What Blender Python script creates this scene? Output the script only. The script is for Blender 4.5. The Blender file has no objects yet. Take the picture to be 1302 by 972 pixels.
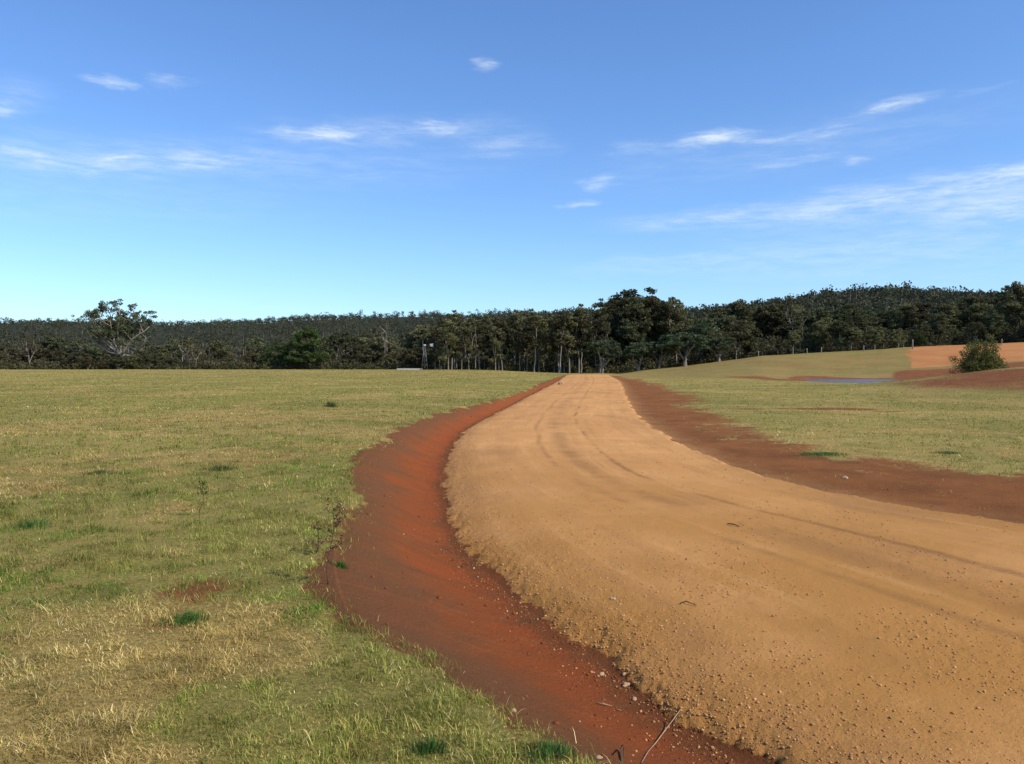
import bpy, math, random
import numpy as np
from mathutils import Vector

random.seed(7)
rng = np.random.default_rng(11)
sc = bpy.context.scene
R = math.radians

# ------------------------------------------------------------------ camera
F = 1022.0            # focal length in pixels of the 1302 px wide photograph
HZ = 462.0            # row of the horizon
CAMZ = 1.85
cam_d = bpy.data.cameras.new("camera")
cam = bpy.data.objects.new("camera", cam_d)
sc.collection.objects.link(cam)
cam.location = (0, 0, CAMZ)
cam_d.sensor_width = 36
cam_d.lens = 36 * F / 1302
cam_d.clip_start = 0.05
cam_d.clip_end = 20000
cam.rotation_euler = (R(90) - math.atan((486 - HZ) / F), 0, 0)
sc.camera = cam

# ------------------------------------------------------------------ sun
SUN_EL, SUN_AZ = 42.0, 118.0        # azimuth clockwise from the view direction (+Y)
sd = Vector((math.sin(R(SUN_AZ)) * math.cos(R(SUN_EL)), math.cos(R(SUN_AZ)) * math.cos(R(SUN_EL)), math.sin(R(SUN_EL))))
sl = bpy.data.lights.new("sun", 'SUN')
sl.energy = 4.3
sl.angle = R(0.5)
sl.color = (1.0, 0.93, 0.82)
so = bpy.data.objects.new("sun", sl)
sc.collection.objects.link(so)
so.rotation_euler = sd.to_track_quat('Z', 'Y').to_euler()
so.location = (30, -20, 60)

# ------------------------------------------------------------------ view
sc.view_settings.view_transform = 'Standard'
sc.view_settings.look = 'None'
sc.view_settings.exposure = 0.08
sc.view_settings.gamma = 1.0
sc.view_settings.use_curve_mapping = False

# ------------------------------------------------------------------ node helper
class NT:
    def __init__(s, tree):
        s.t = tree
        tree.nodes.clear()
    def n(s, typ, **kw):
        nd = s.t.nodes.new(typ)
        for k, v in kw.items():
            setattr(nd, k, v)
        return nd
    def put(s, sock, v):
        if isinstance(v, bpy.types.NodeSocket):
            s.t.links.new(v, sock)
        elif v is not None:
            if isinstance(v, (tuple, list)) and len(v) == 3 and sock.type == 'RGBA':
                v = (*v, 1)
            sock.default_value = v
    def m(s, op, a, b=None, c=None, clamp=False):
        nd = s.n('ShaderNodeMath', operation=op, use_clamp=clamp)
        s.put(nd.inputs[0], a)
        if b is not None: s.put(nd.inputs[1], b)
        if c is not None: s.put(nd.inputs[2], c)
        return nd.outputs[0]
    def mix(s, f, a, b, typ='MIX'):
        nd = s.n('ShaderNodeMix', data_type='RGBA', blend_type=typ)
        nd.clamp_factor = True
        s.put(nd.inputs[0], f); s.put(nd.inputs[6], a); s.put(nd.inputs[7], b)
        return nd.outputs[2]
    def ramp(s, v, lo, hi, a=0.0, b=1.0, smooth=True):
        nd = s.n('ShaderNodeMapRange', interpolation_type='SMOOTHSTEP' if smooth else 'LINEAR')
        s.put(nd.inputs[0], v)
        nd.inputs[1].default_value = lo; nd.inputs[2].default_value = hi
        nd.inputs[3].default_value = a; nd.inputs[4].default_value = b
        return nd.outputs[0]
    def noise(s, vec, scale, detail=4, rough=0.55, dist=0.0):
        nd = s.n('ShaderNodeTexNoise')
        s.put(nd.inputs['Vector'], vec)
        nd.inputs['Scale'].default_value = scale
        nd.inputs['Detail'].default_value = detail
        nd.inputs['Roughness'].default_value = rough
        nd.inputs['Distortion'].default_value = dist
        return nd.outputs[0]
    def attr(s, name, out='Fac'):
        nd = s.n('ShaderNodeAttribute', attribute_name=name)
        return nd.outputs[out]
    def mapv(s, vec, scale=(1, 1, 1), rot=(0, 0, 0)):
        nd = s.n('ShaderNodeMapping')
        s.put(nd.inputs['Vector'], vec)
        nd.inputs['Scale'].default_value = scale
        nd.inputs['Rotation'].default_value = rot
        return nd.outputs[0]

# ------------------------------------------------------------------ world: clear sky with thin cirrus streaks
w = bpy.data.worlds.new("World")
sc.world = w
w.use_nodes = True
g = NT(w.node_tree)
sky = g.n('ShaderNodeTexSky')
sky.sky_type = 'NISHITA'
sky.sun_disc = False
sky.sun_elevation = R(SUN_EL)
sky.sun_rotation = R(SUN_AZ)
sky.altitude = 0
sky.air_density = 1.0
sky.dust_density = 0.3
sky.ozone_density = 2.0
tc = g.n('ShaderNodeTexCoord')
dirv = tc.outputs['Generated']
sx = g.n('ShaderNodeSeparateXYZ'); g.put(sx.inputs[0], dirv)
az = g.m('ARCTAN2', sx.outputs[0], sx.outputs[1])
el = g.m('ARCSINE', sx.outputs[2])
comb = g.n('ShaderNodeCombineXYZ'); g.put(comb.inputs[0], az); g.put(comb.inputs[1], el)
ae = comb.outputs[0]
wn = g.n('ShaderNodeTexNoise'); g.put(wn.inputs['Vector'], g.mapv(ae, (5, 16, 1), (0, 0, R(-6))))
wn.inputs['Scale'].default_value = 2.0; wn.inputs['Detail'].default_value = 7; wn.inputs['Roughness'].default_value = 0.6
wv = g.n('ShaderNodeVectorMath', operation='SUBTRACT'); g.put(wv.inputs[0], wn.outputs['Color']); wv.inputs[1].default_value = (.5, .5, .5)
wv2 = g.n('ShaderNodeVectorMath', operation='MULTIPLY'); g.put(wv2.inputs[0], wv.outputs[0]); wv2.inputs[1].default_value = (.13, .036, 0)
wv3 = g.n('ShaderNodeVectorMath', operation='ADD'); g.put(wv3.inputs[0], ae); g.put(wv3.inputs[1], wv2.outputs[0])
aew = wv3.outputs[0]
clouds = [  # photo column, row, half length, half height, tilt in degrees, strength
    (35, 201, 50, 7, 0, .75), (145, 199, 48, 8, 5, .95), (110, 210, 150, 15, 2, .42), (270, 205, 75, 11, 6, .70),
    (200, 200, 240, 22, 3, .26), (415, 176, 62, 11, 3, .85), (560, 164, 44, 10, 4, .75), (500, 170, 170, 18, 4, .24),
    (640, 187, 70, 18, 3, .26), (620, 84, 22, 8, 12, .55), (146, 110, 28, 6, 4, .55), (222, 106, 30, 6, 2, .42),
    (6, 139, 20, 9, 0, .55), (10, 128, 50, 22, 0, .18), (900, 179, 58, 10, 3, .95), (1000, 175, 100, 7, -1, .55),
    (830, 190, 70, 11, 2, .26), (758, 234, 32, 9, 0, .5), (728, 262, 24, 5, 3, .42), (1138, 139, 48, 6, 6, .55),
    (1225, 124, 50, 6, 8, .12), (1270, 226, 90, 11, 6, .9), (1120, 255, 190, 20, 5, .55), (1300, 258, 150, 26, 2, .62),
    (930, 276, 150, 13, 2, .48), (1080, 266, 130, 17, 3, .45), (1000, 213, 55, 6, 0, .34), (1078, 209, 18, 6, 0, .40),
    (870, 332, 150, 13, 3, .32), (1180, 300, 260, 60, 4, .20), (150, 250, 260, 40, 3, .10), (420, 215, 240, 30, 3, .14), (1000, 190, 260, 34, 4, .14), (1080, 325, 250, 26, 2, .22)]
tot = None
for (cx, cy, hw, hh, tilt, st) in clouds:
    a0 = math.atan((cx - 651) / F)
    e0 = math.atan((HZ - cy) / F * math.cos(a0))
    mp = g.n('ShaderNodeMapping', vector_type='TEXTURE')
    g.put(mp.inputs['Vector'], aew)
    mp.inputs['Location'].default_value = (a0, e0, 0)
    mp.inputs['Rotation'].default_value = (0, 0, R(tilt))
    mp.inputs['Scale'].default_value = (hw * 1.35 / F, hh * 1.5 / F, 1)
    ln = g.n('ShaderNodeVectorMath', operation='LENGTH'); g.put(ln.inputs[0], mp.outputs[0])
    v = g.ramp(ln.outputs['Value'], 1.0, 0.0, 0, st)
    tot = v if tot is None else g.m('MAXIMUM', g.m('ADD', g.m('MULTIPLY', tot, .35), v), tot)
streak = g.noise(g.mapv(ae, (7, 42, 1), (0, 0, R(-5))), 2.4, 6, .62)
fib = g.noise(g.mapv(aew, (12, 130, 1), (0, 0, R(-9))), 2.2, 6, .7)
st2 = g.m('MULTIPLY', g.ramp(streak, .30, .66, .22, 1.2), g.ramp(fib, .28, .68, .62, 1.22))
cmask = g.m('MULTIPLY', tot, st2, clamp=True)
skyc = g.mix(1.0, sky.outputs[0], (0.675, 0.90, 1.21), 'MULTIPLY')
skyc = g.mix(g.m('MULTIPLY', cmask, .78), skyc, (5.4, 6.1, 6.7))
bg = g.n('ShaderNodeBackground'); g.put(bg.inputs[0], skyc); bg.inputs[1].default_value = 0.15
wo = g.n('ShaderNodeOutputWorld'); w.node_tree.links.new(bg.outputs[0], wo.inputs[0])

# ================================================================== numeric helpers
def sstep(x, a, b):
    t = np.clip((x - a) / (b - a), 0, 1)
    return t * t * (3 - 2 * t)

def _hash(ix, iy, seed):
    h = (ix.astype(np.int64) * 374761393 + iy.astype(np.int64) * 668265263 + seed * 982451653) & 0xFFFFFFFF
    h = ((h ^ (h >> 13)) * 1274126177) & 0xFFFFFFFF
    h = (h ^ (h >> 16)) & 0xFFFF
    return h / 65535.0

def vnoise(x, y, seed=0):
    x0 = np.floor(x); y0 = np.floor(y)
    fx = x - x0; fy = y - y0
    fx = fx * fx * (3 - 2 * fx); fy = fy * fy * (3 - 2 * fy)
    a = _hash(x0, y0, seed); b = _hash(x0 + 1, y0, seed)
    c = _hash(x0, y0 + 1, seed); d = _hash(x0 + 1, y0 + 1, seed)
    return (a + (b - a) * fx) * (1 - fy) + (c + (d - c) * fx) * fy

def fbm(x, y, scale, octv=4, seed=0, rough=.5):
    t = 0; amp = 1; s = 0
    x = x * scale; y = y * scale
    for i in range(octv):
        t = t + amp * vnoise(x + 17.3 * i, y - 9.1 * i, seed + i)
        s += amp; amp *= rough
        x, y = 1.9 * (x * .8 - y * .6), 1.9 * (x * .6 + y * .8)
    return t / s                     # 0..1

def curve(pts):
    pts = sorted(pts)
    Y = np.array([p[0] for p in pts], float); X = np.array([p[1] for p in pts], float)
    d = np.diff(X) / np.diff(Y)
    m = np.concatenate([[d[0]], (d[:-1] + d[1:]) / 2, [d[-1]]])
    def f(y):
        y = np.clip(y, Y[0], Y[-1])
        i = np.clip(np.searchsorted(Y, y) - 1, 0, len(Y) - 2)
        h = Y[i + 1] - Y[i]; t = (y - Y[i]) / h
        return ((2*t**3 - 3*t**2 + 1) * X[i] + (t**3 - 2*t**2 + t) * h * m[i]
                + (-2*t**3 + 3*t**2) * X[i+1] + (t**3 - t**2) * h * m[i+1])
    return f

# plan of the place in metres: x to the right, y forward
edgeL = curve([(-60, 32), (-7, 6.2), (-1.5, 3.6), (1.5, 2.2), (3.7, 1.12), (4.75, .69), (5.76, .28), (6.7, -.07), (8.3, -.5),
               (10.6, -.84), (13.7, -1.12), (17.5, -1.33), (24.2, -1.15), (32.6, -.35), (49.8, 1.4), (82, 4.7), (118, 8.2), (150, 13)])
edgeR = curve([(-60, 40), (-5, 13), (.5, 10.2), (3.3, 8.8), (6.3, 7.3), (8.6, 6.1), (9.8, 5.3), (10.8, 4.75), (12, 4.3), (13.7, 3.95),
               (16, 3.88), (19.3, 3.95), (22.8, 4.0), (27.8, 4.4), (37.8, 5.5), (49.8, 7.0), (82, 10.9), (118, 14.2), (150, 19)])
edgeB = curve([(-60, 29), (-7, 4.4), (-1.5, 2.1), (1.5, 1.0), (3.0, .26), (3.35, .0), (3.67, -.22), (4.11, -.53), (4.67, -.9),
               (5.5, -1.2), (6.7, -1.46), (8.6, -1.72), (11.1, -2.2), (13.9, -2.48), (18.5, -2.6), (23.6, -2.4), (29.4, -1.72),
               (41.1, -.06), (70.7, 2.6), (90, 4.6), (118, 7.8), (150, 12.5)])
edgeV = curve([(-60, 60), (-5, 26), (5, 19), (10, 14), (12.6, 11), (13.9, 8.9), (14.5, 7.9), (16, 7.05), (19.3, 6.7), (24.2, 6.95),
               (32.6, 8.2), (49.8, 10.8), (67.5, 12.7), (90, 14.2), (118, 16), (150, 20)])
def sdist(f, x, y):
    s = (f(y + .2) - f(y - .2)) / .4
    return (x - f(y)) / np.sqrt(1 + s * s)

def tab(px, *pts):
    return np.interp(px, [p[0] for p in pts], [p[1] for p in pts])

BERM = np.array([(33.5, 68, .0), (34, 64, .45), (35, 59, 1.15), (36, 54, 1.68), (39, 46, 2.05), (45, 34, 2.1), (56, 22, 2.1)])
def berm(x, y):
    best = np.full(np.shape(x), 1e9); hh = np.zeros(np.shape(x))
    for a, b in zip(BERM[:-1], BERM[1:]):
        dx, dy = b[0]-a[0], b[1]-a[1]
        t = np.clip(((x-a[0])*dx + (y-a[1])*dy) / (dx*dx+dy*dy), 0, 1)
        d = np.hypot(x-a[0]-t*dx, y-a[1]-t*dy)
        side = np.sign((x-a[0])*dy - (y-a[1])*dx)     # which side of the crest
        wd = np.where(side > 0, 15.0, 5.0)
        q = d / wd
        k = q < best
        best = np.where(k, q, best); hh = np.where(k, a[2] + t*(b[2]-a[2]), hh)
    return hh * np.exp(-best**2 * 2.2), best
PC, PR = (41.0, 87.0), (7.3, 16.0)       # pond centre, radii
WATER_Z = -.165
def pond_r(x, y):
    wob = .16 * (fbm(x, y, .16, 3, 55) - .5) * 2
    return np.hypot((x - PC[0]) / PR[0], (y - PC[1]) / PR[1]) + wob

def to_px(x, y):
    a = np.arctan2(x, y)
    a = np.clip(a, -.75, .75)
    return 651 + F * np.tan(a), np.hypot(x, y) * np.cos(a)

def region(x, y):
    """signed distances (metres, positive inside) with ragged edges"""
    n1 = (fbm(x, y, 1.6, 4, 3) - .5); n2 = (fbm(x, y, 9, 3, 4) - .5)
    wob = n1 * .42 + n2 * .22 + (fbm(x, y, 26, 2, 5) - .5) * .07
    gw = np.clip(1 - np.abs(y) / 400, .3, 1)
    r1 = sdist(edgeL, x, y) + wob * .75 * gw
    r2 = -sdist(edgeR, x, y) + (n1 * .5 + n2 * .18)
    road = np.minimum(r1, r2)
    end = 122 - y
    road = np.minimum(road, end)
    bank = np.minimum(sdist(edgeB, x, y) + wob * 1.15 + (fbm(x, y, .8, 2, 61) - .5) * .35, 118 - y)
    verge = -sdist(edgeV, x, y) + (fbm(x, y, .6, 4, 21) - .5) * (1.6 + .02 * np.abs(y)) * 1.15 - .9 * sstep(fbm(x, y, 1.1, 3, 23), .60, .70) + n2 * .5
    verge = np.minimum(verge, 128 - y)
    return road, bank, verge

def height(x, y, fine=True):
    px, D = to_px(x, y)
    xl = edgeL(y); xr = edgeR(y)
    pc = np.interp(y, [0, 15, 30, 41, 70, 90, 112, 125, 150, 175, 230], [.35, .35, .27, .2, .12, .10, .13, .05, -.06, -.3, -2])
    pl = np.interp(y, [0, 60, 165, 178, 230], [.35, .40, .52, .45, -2.2])
    wl = sstep((edgeB(y) - x) / (2 + .12 * np.maximum(y, 0)), 0, 1)
    P = pc + (pl - pc) * wl
    road0 = np.interp(y, [0, 40, 90, 112, 125, 150], [0, 0, .05, .12, .03, -.1])
    # right hand field
    z150 = tab(px, (651, -.06), (780, .05), (870, 1.25), (970, 3.25), (1100, 4.3), (1160, 4.95), (1302, 5.8), (1700, 6.2))
    d0 = tab(px, (700, 92), (900, 82), (960, 86), (1000, 98), (1060, 104), (1100, 103), (1200, 98), (1302, 84))
    t = np.clip((D - d0) / (152 - d0), 0, 1)
    rise = z150 * (t * t * (2 - t) * .35 + t * .65)
    Fz = rise + .10 * (fbm(x, y, .05, 3, 8) - .5) * sstep(np.abs(x - xr), 2, 12) * 2 + np.where(D < 112, .0, road0 * 0)
    Fz = Fz - .16 * sstep(D, 50, 70) * sstep(px, 950, 1050) * (1 - sstep(D, 104, 112))
    bz, _ = berm(x, y)
    Fz = Fz + bz
    pr = pond_r(x, y)
    Fz = np.where(y > 0, Fz + (-.75 - Fz) * (1 - sstep(pr, .82, 1.12)), Fz)
    # join left plateau, bank, road, verge, right field
    xb = edgeB(y)
    mid = road0
    tb = np.clip((x - xb) / np.maximum(xl - xb, .25), 0, 1)
    bankz = P + (mid - .05 - P) * sstep(tb, -.12, .92)
    z = np.where(x < xb, P, bankz)
    tr = sstep(x - xr, 0, 6)
    zr = mid * (1 - tr) + Fz * tr - .05 * (1 - tr) * sstep(x - xr, -.1, .3)
    inroad = x > xl
    crown = .06 * (1 - ((x - (xl + xr) / 2) / np.maximum((xr - xl) / 2, 1)) ** 2)
    z = np.where(inroad, np.where(x < xr, mid + np.clip(crown, 0, 1) - .05 * (1 - sstep(x - xl, -.05, .45)), zr), z)
    # slopes behind the tree line
    rp = tab(px, (-200, 409), (0, 411), (330, 411), (400, 406), (500, 403), (600, 399), (700, 394), (800, 392), (870, 390),
             (950, 384), (1000, 379), (1060, 371), (1130, 364), (1180, 365), (1250, 368), (1302, 366), (1500, 372))
    Dr = tab(px, (500, 1250), (620, 900), (760, 620), (900, 430), (1302, 400))
    zr_ = (HZ - rp - 1) / F * Dr + CAMZ - 9
    ze = z
    hill = ze + (zr_ - ze) * sstep(D, 195, 1.0 * Dr) - .02 * np.maximum(D - Dr, 0)
    hill = hill + (fbm(x, y, .006, 3, 31) - .5) * .05 * np.clip(D - 200, 0, 400)
    z = np.where(D > 195, hill, z)
    if fine:
        road, bank, verge = region(x, y)
        near = np.exp(-np.hypot(x, y) / 60)
        lump = (fbm(x, y, 5, 4, 40, .6) - .5)
        z = z + .042 * sstep(road, -.05, .10 + .10 * fbm(x, y, 3, 2, 64)) * (y < 125)
        grass = (road < 0) & (bank < 0)
        z = z + np.where(road > 0, lump * (.012 + .03 * np.exp(-np.clip(road, 0, 9) / .35)), np.where(bank > 0, lump * .02, lump * .035))
        z = z + (fbm(x, y, .5, 3, 43) - .5) * np.where(road > 0, .03, .07)
        sl_ = np.clip(sdist(edgeL, x, y), 0, 20)
        rough = .30 * sstep(fbm(x, y, 1.1, 3, 47), .42, .62) * np.exp(-np.hypot(x, y) / 7) + .62 * np.exp(-sl_ / .4)
        pit = fbm(x, y, 24, 3, 48, .6)
        z = z + (road > 0) * np.clip(rough, 0, 1.2) * (.020 * (pit - .5) - .016 * sstep(pit, .44, .30))
    return z

# ================================================================== mesh helpers
def mesh_np(name, V, faces, n, mats, smooth=True):
    """V (N,3), faces (M,n)"""
    me = bpy.data.meshes.new(name)
    V = np.ascontiguousarray(V, dtype=np.float32); faces = np.ascontiguousarray(faces, dtype=np.int32)
    me.vertices.add(len(V)); me.vertices.foreach_set('co', V.ravel())
    M = len(faces)
    me.loops.add(M * n); me.loops.foreach_set('vertex_index', faces.ravel())
    me.polygons.add(M)
    me.polygons.foreach_set('loop_start', np.arange(0, M * n, n, dtype=np.int32))
    me.polygons.foreach_set('loop_total', np.full(M, n, dtype=np.int32))
    if smooth:
        me.polygons.foreach_set('use_smooth', np.ones(M, dtype=bool))
    for m_ in (mats if isinstance(mats, (list, tuple)) else [mats]):
        me.materials.append(m_)
    me.update()
    return me

def fattr(me, name, vals):
    a = me.attributes.new(name, 'FLOAT', 'POINT')
    a.data.foreach_set('value', np.ascontiguousarray(vals, dtype=np.float32))
def cattr(me, name, cols):
    a = me.attributes.new(name, 'FLOAT_COLOR', 'POINT')
    c = np.ones((len(cols), 4), np.float32); c[:, :3] = cols
    a.data.foreach_set('color', c.ravel())

COL = sc.collection
def link(name, me, parent=None, loc=None, rz=0):
    o = bpy.data.objects.new(name, me)
    COL.objects.link(o)
    if parent is not None: o.parent = parent
    if loc is not None: o.location = loc
    if rz: o.rotation_euler = (0, 0, rz)
    return o
def tag(o, label=None, cat=None, group=None, kind=None):
    if label: o['label'] = label
    if cat: o['category'] = cat
    if group: o['group'] = group
    if kind: o['kind'] = kind
    return o

class MB:
    """collects tubes / boxes / fans with quads and tris"""
    def __init__(s): s.v = []; s.f = []
    def tube(s, pts, rad, n=6, cap=True):
        base = len(s.v); pts = [Vector(p) for p in pts]
        up = Vector((0.13, .31, .94))
        for i, p in enumerate(pts):
            d = (pts[min(i+1, len(pts)-1)] - pts[max(i-1, 0)])
            if d.length < 1e-6: d = Vector((0, 0, 1))
            d.normalize()
            a = d.cross(up)
            if a.length < .1: a = d.cross(Vector((1, 0, 0)))
            a.normalize(); b = d.cross(a)
            r = rad[i] if hasattr(rad, '__len__') else rad
            for k in range(n):
                t = 2 * math.pi * k / n
                s.v.append(p + a * (math.cos(t) * r) + b * (math.sin(t) * r))
        for i in range(len(pts) - 1):
            for k in range(n):
                s.f.append((base+i*n+k, base+i*n+(k+1) % n, base+(i+1)*n+(k+1) % n, base+(i+1)*n+k))
        if cap:
            s.f.append(tuple(base + k for k in range(n))[::-1])
            e = base + (len(pts)-1)*n
            s.f.append(tuple(e + k for k in range(n)))
    def box(s, c, sz, jit=0):
        b = len(s.v)
        for dx in (-1, 1):
            for dy in (-1, 1):
                for dz in (-1, 1):
                    s.v.append(Vector((c[0]+dx*sz[0]/2+random.uniform(-jit, jit), c[1]+dy*sz[1]/2+random.uniform(-jit, jit), c[2]+dz*sz[2]/2+random.uniform(-jit, jit))))
        for f in ((0,1,3,2),(4,6,7,5),(0,4,5,1),(2,3,7,6),(0,2,6,4),(1,5,7,3)):
            s.f.append(tuple(b+i for i in f))
    def poly(s, pts, thick=0.0, nrm=(0, 1, 0)):
        b = len(s.v); n = len(pts); nv = Vector(nrm) * thick / 2
        for p in pts: s.v.append(Vector(p) - nv)
        for p in pts: s.v.append(Vector(p) + nv)
        s.f.append(tuple(range(b, b+n))); s.f.append(tuple(range(b+n, b+2*n))[::-1])
        for i in range(n):
            s.f.append((b+i, b+n+i, b+n+(i+1) % n, b+(i+1) % n))
    def mesh(s, name, mat, smooth=True):
        me = bpy.data.meshes.new(name)
        me.from_pydata([tuple(v) for v in s.v], [], s.f)
        me.materials.append(mat)
        if smooth: me.polygons.foreach_set('use_smooth', np.ones(len(s.f), dtype=bool))
        me.update()
        return me

# ================================================================== materials
def mat(name):
    m = bpy.data.materials.new(name); m.use_nodes = True
    return m, NT(m.node_tree)
def finish(m, g, col, rough=.9, bump=None, bstr=.5, bdist=.01, spec=.2, metal=0):
    b = g.n('ShaderNodeBsdfPrincipled'); g.put(b.inputs['Base Color'], col); g.put(b.inputs['Roughness'], rough)
    b.inputs['Specular IOR Level'].default_value = spec; b.inputs['Metallic'].default_value = metal
    if bump is not None:
        bn = g.n('ShaderNodeBump'); g.put(bn.inputs['Height'], bump); bn.inputs['Strength'].default_value = bstr; bn.inputs['Distance'].default_value = bdist
        g.put(b.inputs['Normal'], bn.outputs[0])
    o = g.n('ShaderNodeOutputMaterial'); g.t.links.new(b.outputs[0], o.inputs[0])
    return b

# ---- ground
GM, g = mat('ground_surface')
pos = g.n('ShaderNodeNewGeometry').outputs['Position']
fl = g.mapv(pos, (1, 1, 0.0))
a_road = g.attr('road'); a_bank = g.attr('bank'); a_verge = g.attr('verge'); a_soil = g.attr('soil'); a_green = g.attr('green')
a_u = g.attr('lane'); a_orange = g.attr('orange'); a_forest = g.attr('forest'); a_along = g.attr('along')
nf = g.noise(fl, 34, 5, .65); nm = g.noise(fl, 6, 5, .6); nl = g.noise(fl, .7, 4, .55); nvf = g.noise(fl, 140, 4, .7)
nxl = g.noise(fl, .12, 3, .5)
# grass thatch and far grass
gr = g.mix(g.ramp(nf, .3, .7), (.17, .118, .034), (.46, .34, .115))
gr = g.mix(g.m('MULTIPLY', a_green, .75), gr, g.mix(g.ramp(nf, .3, .7), (.105, .110, .024), (.27, .26, .070)))
gr = g.mix(g.m('MULTIPLY', g.ramp(nm, .55, .75), .35), gr, (.30, .16, .075))
gr = g.mix(g.ramp(nvf, .35, .75, 0, .45), gr, (.42, .33, .13))
gr = g.mix(g.ramp(g.noise(fl, .16, 5, .6), .42, .62, 0, .35), gr, (.50, .37, .14))
gr = g.mix(g.ramp(g.noise(fl, 1.6, 5, .65), .52, .68, 0, .4), gr, (.11, .105, .03))
a_dull = g.attr('dull')
gr = g.mix(1.0, gr, (1.03, .96, .82), 'MULTIPLY')
gr = g.mix(g.m('MULTIPLY', a_dull, g.ramp(nm, .2, .7, .75, .55)), gr, g.mix(g.ramp(g.noise(g.mapv(fl, (.5, 1.6, 1)), .12, 4, .6), .38, .62), (.165, .155, .042), (.27, .145, .052)))
# bare soil
soilc = g.mix(g.ramp(nl, .3, .7), (.19, .062, .020), (.26, .085, .026))
soilc = g.mix(g.ramp(nf, .25, .75, 0, .5), soilc, (.19, .095, .045))
orangec = g.mix(g.ramp(nxl, .35, .65), (.46, .185, .058), (.55, .235, .078))
orangec = g.mix(g.ramp(nm, .3, .7, 0, .35), orangec, (.30, .13, .048))
fur = g.noise(g.mapv(fl, (.12, 1.4, 1), (0, 0, R(-12))), 1.2, 4, .6)
orangec = g.mix(g.ramp(fur, .48, .64, 0, .5), orangec, (.30, .135, .048))
orangec = g.mix(g.ramp(g.noise(fl, .5, 5, .65), .56, .68, 0, .5), orangec, (.24, .20, .07))
# bank: red subsoil, darker brown near the top, pale scrape streaks
stv = g.n('ShaderNodeCombineXYZ'); g.put(stv.inputs[0], a_along); g.put(stv.inputs[1], g.m('MULTIPLY', a_bank, 1.0))
strk = g.noise(g.mapv(fl, (.9, 9, 1), (0, 0, R(24))), 1.5, 5, .6)
bkc = g.mix(g.ramp(nl, .32, .68), (.25, .080, .023), (.33, .080, .016))
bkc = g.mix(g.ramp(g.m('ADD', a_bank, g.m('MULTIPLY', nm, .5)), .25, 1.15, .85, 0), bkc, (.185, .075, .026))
bkc = g.mix(g.ramp(strk, .52, .68, 0, .38), bkc, (.37, .165, .062))
bkc = g.mix(g.ramp(g.noise(g.mapv(fl, (1, 2.2, 1), (0, 0, R(24))), 1.1, 4, .6), .5, .68, 0, .8), bkc, (.165, .075, .028))
bkc = g.mix(g.ramp(g.noise(g.mapv(fl, (1, 2, 1), (0, 0, R(30))), .8, 3, .5), .56, .70, 0, .85), bkc, (.34, .078, .018))
bkc = g.mix(g.ramp(nf, .25, .8, 0, .30), bkc, (.15, .055, .025))
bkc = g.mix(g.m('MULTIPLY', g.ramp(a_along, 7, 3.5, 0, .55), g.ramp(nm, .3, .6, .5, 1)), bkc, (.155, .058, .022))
bkc = g.mix(g.ramp(g.m('ADD', a_road, g.m('MULTIPLY', g.m('SUBTRACT', nm, .5), .2)), -.26, -.02, 0, .55), bkc, (.130, .048, .017))  # shade below the raised road edge, painted as a darker strip
bkc = g.mix(g.ramp(g.noise(fl, 2.3, 6, .7), .50, .66, 0, .38), bkc, (.145, .062, .026))
aw = g.m('ADD', a_road, g.m('MULTIPLY', g.m('SUBTRACT', g.noise(fl, 1.3, 4, .6), .5), .5))
redband = g.m('MULTIPLY', g.ramp(aw, -.75, -.42), g.ramp(aw, -.10, -.22))
bkc = g.mix(g.m('MULTIPLY', redband, .34), bkc, (.34, .070, .016))
bkc = g.mix(g.ramp(aw, -.62, -1.0, 0, .45), bkc, (.175, .078, .032))
bkc = g.mix(g.ramp(g.noise(fl, 60, 3, .6), .70, .78, 0, .6), bkc, (.36, .22, .12))
# verge: brown earth
vgc = g.mix(g.ramp(nl, .3, .7), (.215, .072, .018), (.31, .108, .027))
vgc = g.mix(g.ramp(nf, .3, .75, 0, .5), vgc, (.20, .095, .034))
vgc = g.mix(g.ramp(nm, .52, .72, 0, .5), vgc, (.27, .145, .055))
vgc = g.mix(g.ramp(a_road, -.9, -.02, 0, .5), vgc, (.40, .21, .080))
vgc = g.mix(g.m('MULTIPLY', g.ramp(a_verge, 1.3, 0), g.ramp(g.noise(fl, 3.5, 6, .72), .50, .62, 0, .85)), vgc, (.38, .255, .10))
vgc = g.mix(g.ramp(g.noise(fl, .9, 5, .6), .48, .66, 0, .45), vgc, (.135, .058, .022))
# road: yellow-orange gravelly clay
rdc = g.mix(g.ramp(nl, .3, .7), (.61, .295, .094), (.73, .365, .128))
rdc = g.mix(g.ramp(nxl, .35, .65, 0, .45), rdc, (.47, .215, .070))
rdc = g.mix(g.ramp(nf, .25, .8, 0, .4), rdc, (.42, .215, .075))
rdc = g.mix(g.ramp(nvf, .62, .80, 0, .5), rdc, (.70, .42, .20))
rdc = g.mix(g.ramp(nvf, .40, .26, 0, .5), rdc, (.26, .125, .045))
lane = g.m('ADD', a_u, g.m('MULTIPLY', g.m('SUBTRACT', g.noise(fl, .22, 3, .5), .5), .06))
lane2 = g.m('ADD', lane, g.m('MULTIPLY', g.m('SUBTRACT', nm, .5), .018))
trk = None
for (c, wd, s) in ((.585, .019, .50), (.37, .020, .34), (.46, .065, .34), (.22, .06, .16), (.82, .04, .16), (.52, .010, .14)):
    v = g.ramp(g.m('ABSOLUTE', g.m('SUBTRACT', lane2, c)), wd, 0, 0, s)
    trk = v if trk is None else g.m('MAXIMUM', trk, v)
brk = g.m('MULTIPLY', g.ramp(g.noise(fl, .42, 5, .65), .42, .58, .06, 1.25), g.ramp(nf, .25, .65, .45, 1.2))
trk = g.m('MULTIPLY', trk, brk)
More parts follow.
